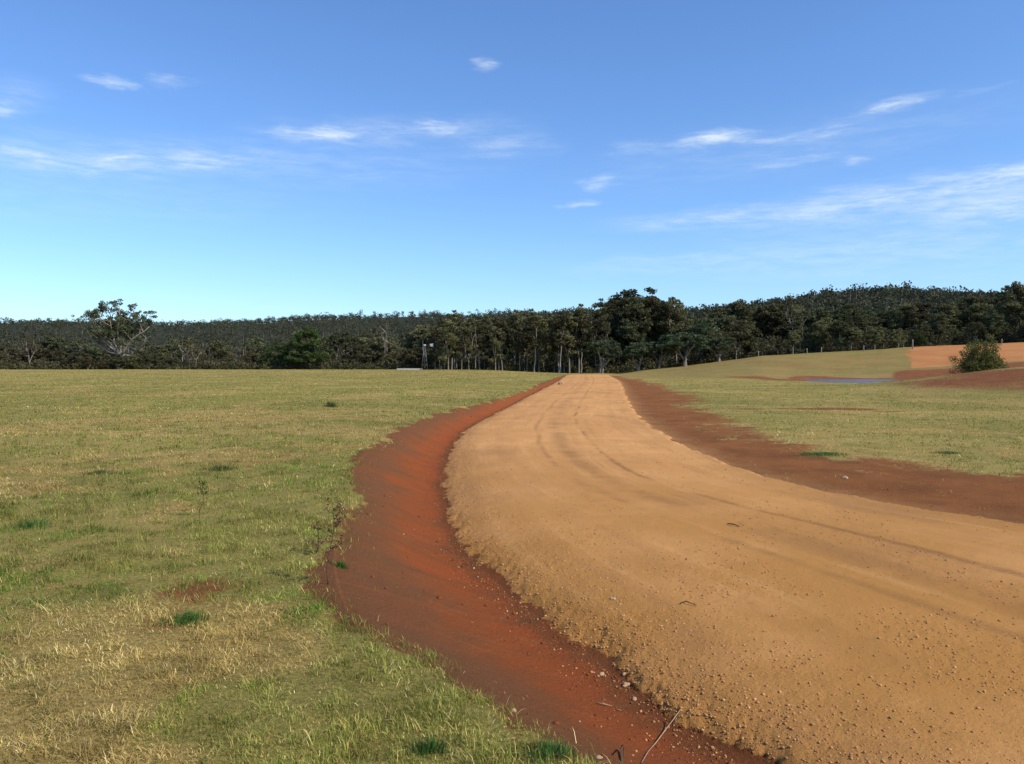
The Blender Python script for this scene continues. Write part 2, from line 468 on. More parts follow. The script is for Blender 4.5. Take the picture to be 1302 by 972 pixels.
rdc = g.mix(g.m('MULTIPLY', g.ramp(a_along, 20, 4, 0, .95), g.ramp(g.noise(fl, .5, 4, .6), .3, .6, .4, 1)), rdc, (.43, .200, .048))
dmp = g.ramp(g.noise(g.mapv(fl, (1.0, .45, 1), (0, 0, R(20))), .55, 5, .6), .52, .68, 0, .38)
rdc = g.mix(dmp, rdc, (.33, .165, .070))
rdc = g.mix(g.ramp(g.noise(fl, 3.2, 5, .7), .60, .72, 0, .40), rdc, (.30, .14, .05))
lv = g.n('ShaderNodeCombineXYZ'); g.put(lv.inputs[0], g.m('MULTIPLY', lane, 14)); g.put(lv.inputs[1], g.m('MULTIPLY', a_along, .16))
lst = g.noise(lv.outputs[0], 1.3, 5, .65)
rdc = g.mix(g.ramp(lst, .50, .70, 0, .30), rdc, (.34, .165, .062))
rdc = g.mix(g.ramp(lst, .46, .30, 0, .22), rdc, (.80, .44, .18))
spk = g.m('MULTIPLY', g.ramp(g.noise(fl, 75, 4, .7), .60, .68), g.ramp(g.noise(fl, 1.2, 4, .6), .42, .62, .15, 1))
rdc = g.mix(g.m('MULTIPLY', spk, .55), rdc, (.20, .085, .025))
rdc = g.mix(trk, rdc, (.20, .095, .034))
# combine
soiln = g.ramp(g.m('ADD', a_soil, g.m('MULTIPLY', g.m('SUBTRACT', nm, .5), .9)), .35, .65)
col = g.mix(soiln, gr, soilc)
col = g.mix(g.ramp(g.m('ADD', a_orange, g.m('MULTIPLY', g.m('SUBTRACT', nm, .5), .25)), .42, .58), col, orangec)
vm = g.ramp(g.m('ADD', a_verge, g.m('ADD', g.m('MULTIPLY', g.m('SUBTRACT', nm, .5), 1.6), g.m('MULTIPLY', g.m('SUBTRACT', nf, .5), .9))), -.30, .30)
col = g.mix(g.m('MULTIPLY', vm, g.ramp(a_bank, -.1, .1)), col, vgc)
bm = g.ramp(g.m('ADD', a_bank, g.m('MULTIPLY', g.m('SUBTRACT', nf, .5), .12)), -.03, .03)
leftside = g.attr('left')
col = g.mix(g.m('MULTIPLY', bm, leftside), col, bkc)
rm = g.ramp(g.m('ADD', a_road, g.m('MULTIPLY', g.m('SUBTRACT', nf, .5), .16)), -.015, .03)
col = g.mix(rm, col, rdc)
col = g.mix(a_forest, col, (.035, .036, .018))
onroad = g.ramp(a_road, -.05, .05)
nr2 = g.noise(fl, 260, 3, .6)
hgt = g.m('ADD', g.m('MULTIPLY', nf, 1.0), g.m('ADD', g.m('MULTIPLY', nvf, .5), g.m('MULTIPLY', nr2, .18)))
edgebump = g.ramp(a_road, 1.3, 0, .55, 1.4)
hgt = g.m('MULTIPLY', hgt, edgebump)
hgt = g.m('SUBTRACT', hgt, g.m('MULTIPLY', g.m('MULTIPLY', trk, onroad), .7))
finish(GM, g, col, .95, hgt, .8, .022, .08)

# ---- foliage
def foliage(name, dark, light, obj_var=.65, trans=.25):
    m, g = mat(name)
    t = g.attr('tint'); oi = g.n('ShaderNodeObjectInfo').outputs['Random']
    c = g.mix(t, dark, light)
    hs = g.n('ShaderNodeHueSaturation'); g.put(hs.inputs['Color'], c)
    g.put(hs.inputs['Value'], g.m('ADD', g.m('MULTIPLY', oi, obj_var), 1 - obj_var / 2))
    g.put(hs.inputs['Hue'], g.m('ADD', g.m('MULTIPLY', oi, .03), .485))
    d = g.n('ShaderNodeBsdfDiffuse'); g.put(d.inputs[0], hs.outputs[0])
    tr = g.n('ShaderNodeBsdfTranslucent'); g.put(tr.inputs[0], hs.outputs[0])
    mx = g.n('ShaderNodeMixShader'); mx.inputs[0].default_value = trans
    m.node_tree.links.new(d.outputs[0], mx.inputs[1]); m.node_tree.links.new(tr.outputs[0], mx.inputs[2])
    o = g.n('ShaderNodeOutputMaterial'); m.node_tree.links.new(mx.outputs[0], o.inputs[0])
    return m
M_gum = foliage('gum_leaves', (.062, .066, .028), (.20, .185, .082))
M_dark = foliage('dense_leaves', (.046, .056, .026), (.155, .165, .078))
M_green = foliage('fresh_leaves', (.038, .058, .018), (.11, .145, .046), .1)
M_grey = foliage('paddock_leaves', (.045, .062, .032), (.13, .155, .078), .25)
M_brown = foliage('scrub_leaves', (.050, .047, .024), (.135, .118, .058), .4)
M_far = foliage('far_leaves', (.042, .047, .030), (.12, .115, .066), .0)
M_olive = foliage('bush_leaves', (.065, .072, .022), (.20, .19, .06), .1)

def bark(name, a, b, c):
    m, g = mat(name)
    p = g.n('ShaderNodeTexCoord').outputs['Object']
    n1 = g.noise(g.mapv(p, (2, 2, .5)), 1.4, 4, .6); n2 = g.noise(g.mapv(p, (6, 6, 1)), 3, 3, .6)
    oi = g.n('ShaderNodeObjectInfo').outputs['Random']
    cc = g.mix(g.ramp(n1, .35, .62), a, b)
    cc = g.mix(g.ramp(n2, .55, .75, 0, .7), cc, c)
    cc = g.mix(g.m('MULTIPLY', oi, .45), cc, c)
    finish(m, g, cc, .85, n2, .4, .03)
    return m
M_bark = bark('pale_bark', (.38, .33, .25), (.23, .19, .145), (.11, .085, .06))
M_barkd = bark('dark_bark', (.17, .14, .11), (.11, .09, .07), (.06, .048, .036))
M_barkm = bark('grey_bark', (.33, .28, .21), (.21, .175, .13), (.11, .085, .06))
M_dead = bark('dead_wood', (.34, .32, .28), (.26, .24, .20), (.15, .13, .10))

def simple(name, c1, c2, scale=20, rough=.8, metal=0, spec=.3, bd=.004):
    m, g = mat(name)
    p = g.n('ShaderNodeTexCoord').outputs['Object']
    n1 = g.noise(p, scale, 5, .6)
    finish(m, g, g.mix(g.ramp(n1, .3, .7), c1, c2), rough, n1, .5, bd, spec, metal)
    return m
M_galv = simple('galvanised_steel', (.30, .31, .31), (.20, .20, .19), 5, .5, .6)
M_white = simple('white_sheet_metal', (.78, .78, .75), (.62, .61, .57), 3, .5)
M_conc = simple('pale_concrete', (.58, .54, .47), (.46, .42, .36), 4, .9)
M_post = simple('weathered_timber', (.33, .29, .23), (.20, .17, .13), 9, .9)
M_stone = simple('pale_stone', (.52, .36, .20), (.38, .23, .12), 40, .9)
M_stick = simple('dry_stick_bark', (.46, .32, .19), (.30, .19, .10), 40, .9)
M_weeds = simple('dry_weed_stem', (.16, .095, .045), (.10, .06, .03), 40, .9)
M_rust = simple('rusty_iron', (.14, .07, .04), (.20, .12, .08), 6, .9)

# blades and pebbles: colour from an attribute
def attr_mat(name, trans=.0):
    m, g = mat(name)
    c = g.attr('tone', 'Color')
    d = g.n('ShaderNodeBsdfDiffuse'); g.put(d.inputs[0], c)
    o = g.n('ShaderNodeOutputMaterial')
    if trans:
        tr = g.n('ShaderNodeBsdfTranslucent'); g.put(tr.inputs[0], c)
        mx = g.n('ShaderNodeMixShader'); mx.inputs[0].default_value = trans
        m.node_tree.links.new(d.outputs[0], mx.inputs[1]); m.node_tree.links.new(tr.outputs[0], mx.inputs[2])
        m.node_tree.links.new(mx.outputs[0], o.inputs[0])
    else:
        m.node_tree.links.new(d.outputs[0], o.inputs[0])
    return m
M_blade = attr_mat('grass_blades', .25)
M_peb = attr_mat('loose_pebbles')

# ---- water
M_water, g = mat('pond_water')
p = g.n('ShaderNodeNewGeometry').outputs['Position']
wnz = g.noise(g.mapv(p, (1, .35, 1)), 2.2, 3, .5)
finish(M_water, g, (.045, .075, .14), .10, wnz, 1.0, .20, .5)

# ================================================================== TERRAIN
fine_a = np.deg2rad(np.arange(-37, 37.01, .115))
coarse = np.deg2rad(np.concatenate([np.arange(40, 180, 4)]))
ang = np.concatenate([-coarse[::-1], fine_a, coarse])
rr = [.15, .35, .6, .9, 1.25, 1.6, 1.95, 2.25]
r = 2.5
while r < 2600:
    rr.append(r)
    r *= 1.0058 if r < 12 else (1.008 if r < 45 else (1.012 if r < 130 else (1.02 if r < 230 else 1.045)))
rr = np.array(rr)
A, RR = np.meshgrid(ang, rr)
X = (np.sin(A) * RR).ravel(); Y = (np.cos(A) * RR).ravel()
Z = height(X, Y)
road, bank, verge = region(X, Y)
nr, na = RR.shape
px, D = to_px(X, Y)
xl, xr = edgeL(Y), edgeR(Y)
lane = (X - xl) / np.maximum(xr - xl, 1)
left = (X < (xl + xr) / 2).astype(float)

def green_f(x, y):
    d = np.hypot(x, y)
    v = fbm(x, y, .45, 4, 71) * .6 + fbm(x, y, 1.7, 3, 72) * .4
    near_edge = np.exp(-np.clip(edgeB(y) - x, 0, 9) / 1.0) * .10 * (x < edgeB(y) + .3)
    band = .07 * sstep(d, 18, 30) - .05 * sstep(d, 60, 120)
    bl = .11 * np.exp(-((x + .7)**2 / 1.3 + (y - 3.6)**2 / 1.2)) + .06 * np.exp(-((x + 1.9)**2 / 1.5 + (y - 9)**2 / 14))
    return sstep(v + near_edge + band + bl, .42, .55)
def soil_f(x, y):
    px, D = to_px(x, y)
    s = np.zeros(np.shape(x))
    def blob(cx, cy, rx, ry, st=1.0):
        return st * np.exp(-(((x - cx) / rx) ** 2 + ((y - cy) / ry) ** 2))
    for b in ((12.8, 32.5, 2.6, 1.1, .9), (9.5, 32.5, 1.6, .9, .6), (14.5, 31, 1.2, .5, .8), (-2.1, 5.3, .35, .45, .7), (-2.0, 4.7, .3, .3, .5)):
        s = np.maximum(s, blob(*b))
    bz, q = berm(x, y)
    front = (x < 60) & (y < 66)
    s = np.maximum(s, .82 * sstep(q, .16, .34) * (1 - sstep(q, .78, 1.05)) * sstep(px, 1085, 1150) * front * (fbm(x, y, .22, 4, 91) * 1.0 + .25))
    pr = pond_r(x, y)
    s = np.maximum(s, 1.0 * (1 - sstep(pr, 1.10, 1.34)) * (y > PC[1]))
    s = np.maximum(s, .8 * np.exp(-(((x - 30) / 8) ** 2 + ((y - 92) / 5) ** 2)))
    s = np.maximum(s, .95 * sstep(px, 1120, 1150) * sstep(D, 84, 90) * (1 - sstep(D, 108, 116)))
    s = np.maximum(s, .42 * sstep(fbm(x, y, .07, 4, 93), .52, .64) * sstep(px, 880, 960) * sstep(D, 95, 110))
    s = np.maximum(s, .12 * sstep(fbm(x, y, .35, 3, 94), .60, .72) * (x < edgeB(y)) * (1 - sstep(D, 25, 45)))
    return np.clip(s, 0, 1)
def orange_f(x, y):
    px, D = to_px(x, y)
    e = px - 1158 + (fbm(x, y, .35, 4, 95) - .5) * 34
    return sstep(e, -8, 8) * sstep(D + (fbm(x, y, .15, 3, 96) - .5) * 6, 113, 118)
green = green_f(X, Y); soil = soil_f(X, Y); orange = orange_f(X, Y)
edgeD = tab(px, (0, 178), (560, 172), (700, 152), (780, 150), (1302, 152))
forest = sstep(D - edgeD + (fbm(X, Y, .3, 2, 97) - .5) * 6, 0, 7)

quads = (np.arange(nr - 1)[:, None] * na + np.arange(na - 1)[None, :]).ravel()
Q = np.stack([quads, quads + 1, quads + na + 1, quads + na], 1)
wrap = np.arange(nr - 1) * na
Q = np.concatenate([Q, np.stack([wrap + na - 1, wrap, wrap + na, wrap + 2 * na - 1], 1)])[:, ::-1]
Vt = np.stack([X, Y, Z], 1)
# vertex normals for seamless joins
e1 = Vt[Q[:, 2]] - Vt[Q[:, 0]]; e2 = Vt[Q[:, 3]] - Vt[Q[:, 1]]
fn = np.cross(e1, e2)
if np.mean(fn[:, 2]) < 0:
    Q = Q[:, ::-1]; fn = -fn
VN = np.zeros_like(Vt)
for k in range(4):
    for c in range(3):
        VN[:, c] += np.bincount(Q[:, k], weights=fn[:, c], minlength=len(Vt))
VN /= np.maximum(np.linalg.norm(VN, axis=1, keepdims=True), 1e-12)
fr = road[Q].mean(1); fb = bank[Q].mean(1); fv = verge[Q].mean(1); fl_ = left[Q].mean(1)
fo = orange[Q].mean(1); ff = forest[Q].mean(1)
reg = np.zeros(len(Q), int)
reg[(fb > 0) & (fl_ < .5) & (fv < 0)] = 3
reg[(fb > 0) & (fl_ < .5) & (fv >= 0)] = 4
reg[(fb > 0) & (fl_ >= .5)] = 2
reg[fr > 0] = 1
reg[(reg == 3) & (fo > .5)] = 5
reg[ff > .5] = 6
names = {0: 'left_paddock_ground', 1: 'dirt_road', 2: 'red_earth_bank', 3: 'right_paddock_ground', 4: 'bare_earth_verge', 5: 'ploughed_field', 6: 'wooded_hills'}
slabel = {0: 'mown dry paddock left of the dirt road', 1: 'yellow-orange unsealed dirt road curving into the distance', 2: 'strip of smooth red earth cut between the left paddock and the road',
          3: 'grassy paddock sloping up to the trees right of the road', 4: 'brown bare earth shoulder along the right side of the road', 5: 'bare orange soil field below the forest at the far right', 6: 'dark wooded hills behind the paddocks'}
dull = sstep(px, 740, 860) * sstep(D, 84, 100) + .55 * sstep(px, 1080, 1180) * sstep(D, 34, 46) * (D < 84)
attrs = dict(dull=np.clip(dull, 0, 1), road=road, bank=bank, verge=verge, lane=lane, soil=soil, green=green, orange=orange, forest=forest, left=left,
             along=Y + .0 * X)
for k, nm_ in names.items():
    q = Q[reg == k]
    used, inv = np.unique(q, return_inverse=True)
    me = mesh_np(nm_, Vt[used], inv.reshape(q.shape), 4, GM)
    for an, av in attrs.items(): fattr(me, an, av[used])
    me.normals_split_custom_set_from_vertices(VN[used].tolist())
    o = link(nm_, me); o['kind'] = 'structure'; o['label'] = slabel[k]

# pond water
t = np.linspace(0, 2 * math.pi, 64, endpoint=False)
mbw = MB(); mbw.v = [Vector((PC[0] + 1.22 * PR[0] * math.cos(a), PC[1] + 1.22 * PR[1] * math.sin(a), WATER_Z)) for a in t]
mbw.f = [tuple(range(64))]
o = link('pond_water', mbw.mesh('pond_water', M_water, False)); o['kind'] = 'structure'; o['label'] = 'small blue farm pond in the right paddock'

def zat(x, y, fine=True):
    return float(height(np.array([float(x)]), np.array([float(y)]), fine)[0])
def at(pxx, depth):
    x = (pxx - 651) / F * depth
    return x, depth, zat(x, depth)
def ground_at(pxx, pyy):
    """point where a sight line of the photograph meets the ground"""
    d = 3.0; x = 0
    for i in range(40):
        x = (pxx - 651) / F * d
        z = zat(x, d)
        dn = (CAMZ - z) * F / max(pyy - HZ, 1)
        if abs(dn - d) < .002: break
        d = .5 * d + .5 * dn
    return x, d, zat(x, d)

# ================================================================== GRASS
def make_grass(name, N, amin, amax, dmin, dmax, mask, label, seed, hsc=1.0):
    r_ = np.random.default_rng(seed)
    a = r_.uniform(amin, amax, N); d = np.exp(r_.uniform(math.log(dmin), math.log(dmax), N))
    x = np.sin(a) * d; y = np.cos(a) * d
    keep = mask(x, y, r_)
    x, y, d = x[keep], y[keep], d[keep]
    n = len(x)
    gr_ = green_f(x, y); so_ = soil_f(x, y)
    thin = r_.uniform(0, 1, n) < (1 - .85 * so_) * (.38 + .62 * sstep(fbm(x, y, 4.5, 4, 12), .38, .58))
    x, y, d, gr_ = x[thin], y[thin], d[thin], gr_[thin]; n = len(x)
    z = height(x, y)
    isg = r_.uniform(0, 1, n) < (.26 + .60 * gr_)
    h = r_.gamma(3.2, .0072, n) * hsc * np.where(isg, .85 + .35 * gr_, 1.0)
    cl = fbm(x, y, 7.5, 3, 15); cl2 = fbm(x, y, 2.2, 3, 16)
    h = np.clip(h * (.45 + 1.1 * sstep(cl, .3, .7)) * (.75 + .5 * cl2), .006, .10)
    h = h * np.interp(d, [2.5, 9], [.72, 1.0])
    tall = r_.uniform(0, 1, n) < .006
    h = np.where(tall, h * 1.8, h)
    wd = np.maximum(.0016 + r_.uniform(0, .0018, n), d / 804 * .42)
    phi = r_.uniform(0, 2 * np.pi, n)
    lean = np.where(isg, r_.uniform(.3, 1.25, n), r_.uniform(.4, 1.45, n))
    lying = (~isg) & (r_.uniform(0, 1, n) < .52)
    lean = np.where(lying, 1.5, lean); h = np.where(lying, h * 1.7, h)
    dx, dy = np.cos(phi), np.sin(phi)
    px_, py_ = -dy, dx
    tw = r_.uniform(-.6, .6, n)
    V = np.zeros((n, 5, 3), np.float32)
    def setp(k, s, wmul, up, out):
        V[:, k, 0] = x + dx * out * h + px_ * wd * wmul * s
        V[:, k, 1] = y + dy * out * h + py_ * wd * wmul * s
        V[:, k, 2] = z - .004 + up * h
    c1, s1 = np.cos(lean * .6), np.sin(lean * .6)
    c2, s2 = np.cos(lean), np.sin(lean)
    setp(0, -1, .5, 0, 0); setp(1, 1, .5, 0, 0)
    setp(2, 1, .42, .55 * c1, .55 * s1); setp(3, -1, .42, .55 * c1, .55 * s1)
    setp(4, 0, 0, .55 * c1 + .5 * c2, .55 * s1 + .5 * s2 + 0 * tw)
    V[:, :, 2] += np.where(lying, .012, 0)[:, None]
    base = (np.arange(n) * 5)[:, None]
    Fq = np.concatenate([base + np.array([[0, 1, 2]]), base + np.array([[0, 2, 3]]), base + np.array([[3, 2, 4]])], 0)
    straw = np.array([.46, .365, .15]); straw2 = np.array([.36, .25, .10]); pale = np.array([.68, .56, .32])
    grn = np.array([.150, .175, .035]); grn2 = np.array([.24, .24, .065]); vivid = np.array([.105, .190, .028])
    u = r_.uniform(0, 1, (n, 1)); u2 = r_.uniform(0, 1, (n, 1))
    cs = straw * (1 - u) + straw2 * u
    cs = np.where(u2 > .93, pale, cs)
    cg = grn * (1 - u) + grn2 * u
    viv = sstep(fbm(x, y, 1.3, 4, 77), .46, .62)[:, None]
    nearv = (1 - .6 * sstep(d, 9, 22))[:, None]
    cg = cg * (1 - viv * nearv * .8) + vivid * viv * nearv * .8
    c = np.where(isg[:, None], cg, cs) * r_.uniform(.6, 1.2, (n, 1))
    kt = sstep(fbm(x, y, 1.3, 4, 18), .38, .66)[:, None]        # older brown thatch in patches
    c = c * (1 - kt * np.array([.08, .16, .20]) * (~isg)[:, None])
    pm = sstep(fbm(x, y, .16, 4, 24), .36, .64)[:, None]
    c = c * (1.22 + .34 * pm * np.array([1.1, 1.0, .9])) * (.70 + .56 * sstep(fbm(x, y, 5.5, 3, 19), .3, .7)[:, None])
    c = c * np.array([.97, .98, .84])
    cc = np.repeat(c, 5, 0)
    me = mesh_np(name, V.reshape(-1, 3), Fq, 3, M_blade, False)
    cattr(me, 'tone', cc)
    o = link(name, me); tag(o, label, 'grass', None, 'stuff')
    return o
def mask_left(x, y, r_):
    _, b, _ = region(x, y)
    soft = r_.exponential(.05, len(x)) * (1 + y * .02)
    return (b < soft * 1.2) & (x < edgeL(y) - .3) & (y > 0)
def mask_right(x, y, r_):
    rd, b, v = region(x, y)
    pxx, D_ = to_px(x, y)
    pr = pond_r(x, y)
    sparse = r_.uniform(0, 1, len(x)) < .55 * np.exp(-np.clip(v, 0, 9) / .45) * sstep(fbm(x, y, 1.5, 3, 33), .40, .60) + .012
    sparse = sparse & (y < 60)
    far_ = (D_ > 88) & (pxx > 760) & (r_.uniform(0, 1, len(x)) < .75)
    return (x > edgeR(y)) & ~far_ & ((v < 0) | sparse) & (pr > 1.18) & (orange_f(x, y) < .4) & (rd < -.3)
make_grass('dry_paddock_grass', 900000, R(-36.5), R(8), 2.3, 168, mask_left, 'dry and green short grass of the left paddock', 5)
make_grass('shoulder_grass', 330000, R(4), R(36.5), 11, 150, mask_right, 'short dry grass of the right paddock', 6, .9)

# ================================================================== LOOSE PEBBLES AND CLODS
def ico():
    p = (1 + 5 ** .5) / 2
    v = np.array([(-1,p,0),(1,p,0),(-1,-p,0),(1,-p,0),(0,-1,p),(0,1,p),(0,-1,-p),(0,1,-p),(p,0,-1),(p,0,1),(-p,0,-1),(-p,0,1)], float)
    v /= np.linalg.norm(v[0])
    f = np.array([(0,11,5),(0,5,1),(0,1,7),(0,7,10),(0,10,11),(1,5,9),(5,11,4),(11,10,2),(10,7,6),(7,1,8),(3,9,4),(3,4,2),(3,2,6),(3,6,8),(3,8,9),(4,9,5),(2,4,11),(6,2,10),(8,6,7),(9,8,1)])
    return v, f
IV, IF = ico()
def pebbles(name, x, y, size, cols, label, cat):
    n = len(x); z = height(x, y)
    r_ = np.random.default_rng(n)
    V = IV[None] * (1 + r_.uniform(-.28, .28, (n, 12, 1)))
    V = V * r_.uniform(.65, 1.25, (n, 1, 3))
    V[:, :, 2] *= .72
    a = r_.uniform(0, 6.28, n); c, s = np.cos(a)[:, None], np.sin(a)[:, None]
    vx = V[:, :, 0] * c - V[:, :, 1] * s; vy = V[:, :, 0] * s + V[:, :, 1] * c
    V = np.stack([vx, vy, V[:, :, 2]], 2) * size[:, None, None]
    V[:, :, 0] += x[:, None]; V[:, :, 1] += y[:, None]; V[:, :, 2] += (z + size * .22)[:, None]
    Fq = (IF[None] + (np.arange(n) * 12)[:, None, None]).reshape(-1, 3)
    me = mesh_np(name, V.reshape(-1, 3), Fq, 3, M_peb, False)
    cattr(me, 'tone', np.repeat(cols, 12, 0))
    o = link(name, me); tag(o, label, cat, None, 'stuff')
r_ = np.random.default_rng(99)
N = 520000
a = r_.uniform(R(-8), R(36), N); d = np.exp(r_.uniform(math.log(2.6), math.log(40), N))
x = np.sin(a) * d; y = np.cos(a) * d
rd, bk, vg = region(x, y)
sl_ = sdist(edgeL, x, y)
pz = np.where(rd > 0, .012 + .45 * np.exp(-np.clip(sl_, 0, 9) / .45) + .30 * sstep(fbm(x, y, 1.1, 3, 47), .44, .60) * np.exp(-d / 7), .0)
pz = np.where((rd <= 0) & (sl_ < 0), .42 * np.exp(np.clip(sl_, -9, 0) / .13) , pz)
pz = np.where((rd <= 0) & (sl_ >= 0) & (x > edgeR(y) - .3), .16 * np.exp(-np.clip(x - edgeR(y), 0, 9) / .35) + .01, pz)
k = r_.uniform(0, 1, N) < pz
x, y, d, rd, sl_ = x[k], y[k], d[k], rd[k], sl_[k]
size = np.clip(r_.gamma(1.5, .0018, len(x)), .0012, .009) * (1 + d / 28)
u = r_.uniform(0, 1, (len(x), 1))
cols = np.array([.50, .27, .11]) * (1 - u) + np.array([.42, .20, .075]) * u
cols = np.where(r_.uniform(0, 1, (len(x), 1)) > .97, np.array([.60, .36, .17]), cols)
cols = np.where((rd[:, None] < 0) & (u > .35), np.array([.24, .085, .035]), cols) * r_.uniform(.8, 1.15, (len(x), 1))
pebbles('loose_gravel', x, y, size, cols, 'loose orange gravel and crumbs along the road edge', 'gravel')
# red clods along the foot of the bank
N = 60000
a = r_.uniform(R(-12), R(28), N); d = np.exp(r_.uniform(math.log(2.7), math.log(30), N))
x = np.sin(a) * d; y = np.cos(a) * d
rd, bk, vg = region(x, y); sl_ = sdist(edgeL, x, y)
pz = np.where((bk > .03) & (sl_ < 0), .32 * np.exp(-np.abs(sl_ + .16) / .10) * sstep(fbm(x, y, .9, 3, 83), .42, .6) + .006, 0)
k = r_.uniform(0, 1, N) < pz
x, y, d = x[k], y[k], d[k]
size = np.clip(r_.gamma(2, .003, len(x)), .003, .02) * (1 + d / 40)
u = r_.uniform(0, 1, (len(x), 1))
cols = np.array([.22, .065, .025]) * (1 - u) + np.array([.16, .055, .025]) * u
cols = np.where(u > .93, np.array([.42, .26, .15]), cols)
pebbles('red_clods', x, y, size, cols, 'crumbs of red earth at the foot of the bank', 'earth clods')

# ================================================================== TREES
def leaves_mesh(name, C, rad, nper, size, mat_, seed, flat=.6, droop=.5, elong=1.7):
    """C (n,3) clump centres, rad (n,), leaf quads scattered through each clump"""
    r_ = np.random.default_rng(seed)
    n = len(C)
    cnt = np.maximum((nper * (rad / rad.mean()) ** 1.6).astype(int), 3)
    idx = np.repeat(np.arange(n), cnt)
    m = len(idx)
    p = r_.normal(0, 1, (m, 3)); p /= np.linalg.norm(p, axis=1, keepdims=True)
    p *= (r_.uniform(0, 1, (m, 1)) ** .42)
    top = p[:, 2].copy()
    p[:, 2] *= flat
    P = C[idx] + p * rad[idx][:, None]
    ax = r_.normal(0, 1, (m, 3)); ax[:, 2] -= droop; ax /= np.linalg.norm(ax, axis=1, keepdims=True)
    bx = np.cross(ax, r_.normal(0, 1, (m, 3))); bx /= np.maximum(np.linalg.norm(bx, axis=1, keepdims=True), 1e-6)
    s = size * r_.uniform(.6, 1.35, (m, 1))
    V = np.stack([P - ax * s * elong / 2, P + bx * s * .45, P + ax * s * elong / 2, P - bx * s * .45], 1)
    Fq = np.arange(m * 4).reshape(m, 4)
    me = mesh_np(name, V.reshape(-1, 3), Fq, 4, mat_, False)
    ct = r_.uniform(0, 1, n)
    tint = np.clip(ct[idx] * .6 + r_.uniform(0, .5, m), 0, 1)
    fattr(me, 'tint', np.repeat(tint, 4))
    return me

def limb(mb, p0, p1, r0, r1, n=5, sag=.12, seg=5, start=None):
    p0, p1 = Vector(p0), Vector(p1); L = (p1 - p0).length
    pts = []; rad = []
    side = Vector((random.uniform(-1, 1), random.uniform(-1, 1), 0)) * L * .10
    for i in range(seg + 1):
        t = i / seg
        q = p0.lerp(p1, t)
        q.z += -sag * L * math.sin(math.pi * t) * (1 - t * .3)
        q += side * math.sin(math.pi * t)
        if 0 < i < seg: q += Vector((random.uniform(-1, 1), random.uniform(-1, 1), random.uniform(-1, 1))) * L * .035
        pts.append(q); rad.append(r0 + (r1 - r0) * t ** .8)
    mb.tube(pts, rad, n, cap=False)
    return pts

def build_tree(kind, seed, H, mat_leaf, mat_bark, env, nclump, crad, nper, lsize, trunk_top=.55, r0=.25, fork=None, nlimb=6,
               lean=.04, shell=.55, vis=.0, flat=.6, droop=.5, keep=1.0, limb_r=.45):
    """returns (trunk mesh, crown mesh); env = ellipsoids (x, y, z, rx, ry, rz) in units of H"""
    random.seed(seed); r_ = np.random.default_rng(seed)
    vol = np.array([e[3]*e[4]*e[5] for e in env]) ** .8; vol /= vol.sum()
    C = []
    for e, v in zip(env, vol):
        m = max(int(nclump * v), 2)
        p = r_.normal(0, 1, (m, 3)); p /= np.linalg.norm(p, axis=1, keepdims=True)
        p *= (shell + (1 - shell) * r_.uniform(0, 1, (m, 1)))
        low = p[:, 2] < -.45
        p[low, 2] *= .6
        C.append((np.array(e[:3]) + p * np.array(e[3:])) * H)
    C = np.concatenate(C)
    C = C[r_.uniform(0, 1, len(C)) < keep]
    rad = crad * H * r_.uniform(.6, 1.35, len(C))
    crown = leaves_mesh('crown', C, rad, nper, lsize, mat_leaf, seed, flat, droop)
    mb = MB()
    lx, ly = random.uniform(-lean, lean) * H, random.uniform(-lean, lean) * H
    tt = trunk_top * H
    stems = []
    if fork:
        nf_, fh = fork
        p0 = Vector((0, 0, -.4)); pf = Vector((lx * .2, ly * .2, fh * H))
        mb.tube([p0, Vector((0, 0, .1)), pf.lerp(Vector((0, 0, 0)), .5), pf], [r0 * 1.5, r0 * 1.2, r0, r0 * .9], 8, False)
        a0 = random.uniform(0, 6.28)
        for i in range(nf_):
            a = a0 + i * 6.283 / nf_ + random.uniform(-.4, .4)
            e = Vector((math.cos(a) * .16 * H, math.sin(a) * .13 * H, tt * random.uniform(.85, 1.1)))
            stems.append(limb(mb, pf, e, r0 * .72, r0 * .35, 6, .06, 6))
    else:
        pts = []; rad_ = []
        for i in range(9):
            t = i / 8
            pts.append(Vector((lx * t * t + random.uniform(-.008, .008) * H, ly * t + random.uniform(-.008, .008) * H, -.4 + (tt + .4) * t)))
            rad_.append(r0 * (1.25 - .35 * min(t * 5, 1)) * (1 - .62 * t))
        mb.tube(pts, rad_, 7, False)
        stems.append(pts)
    # main limbs to spread out targets, twigs to the clumps
    tips = []
    order = r_.permutation(len(C))
    targ = []
    for i in order:
        c = Vector(C[i])
        if all((c - q).length > .16 * H for q in targ): targ.append(c)
        if len(targ) >= nlimb: break
    limbs = []
    for c in targ:
        s = min(stems, key=lambda st: (st[-1] - c).length)
        k = random.randint(len(s) // 2, len(s) - 1)
        limbs.append(limb(mb, s[k], c, r0 * limb_r, r0 * .12, 5, .10, 5))
    for i in order[:int(len(C) * .6)]:
        c = Vector(C[i])
        best = min((p for l in limbs for p in l[1:]), key=lambda p: (p - c).length, default=None)
        if best is None or (best - c).length > .45 * H: continue
        limb(mb, best, c, r0 * .16, r0 * .05, 4, .04, 3)
    return mb.mesh('trunk', mat_bark), crown

PR_ = {}
def proto(key, *a, **k):
    PR_[key] = build_tree(key, *a, **k)
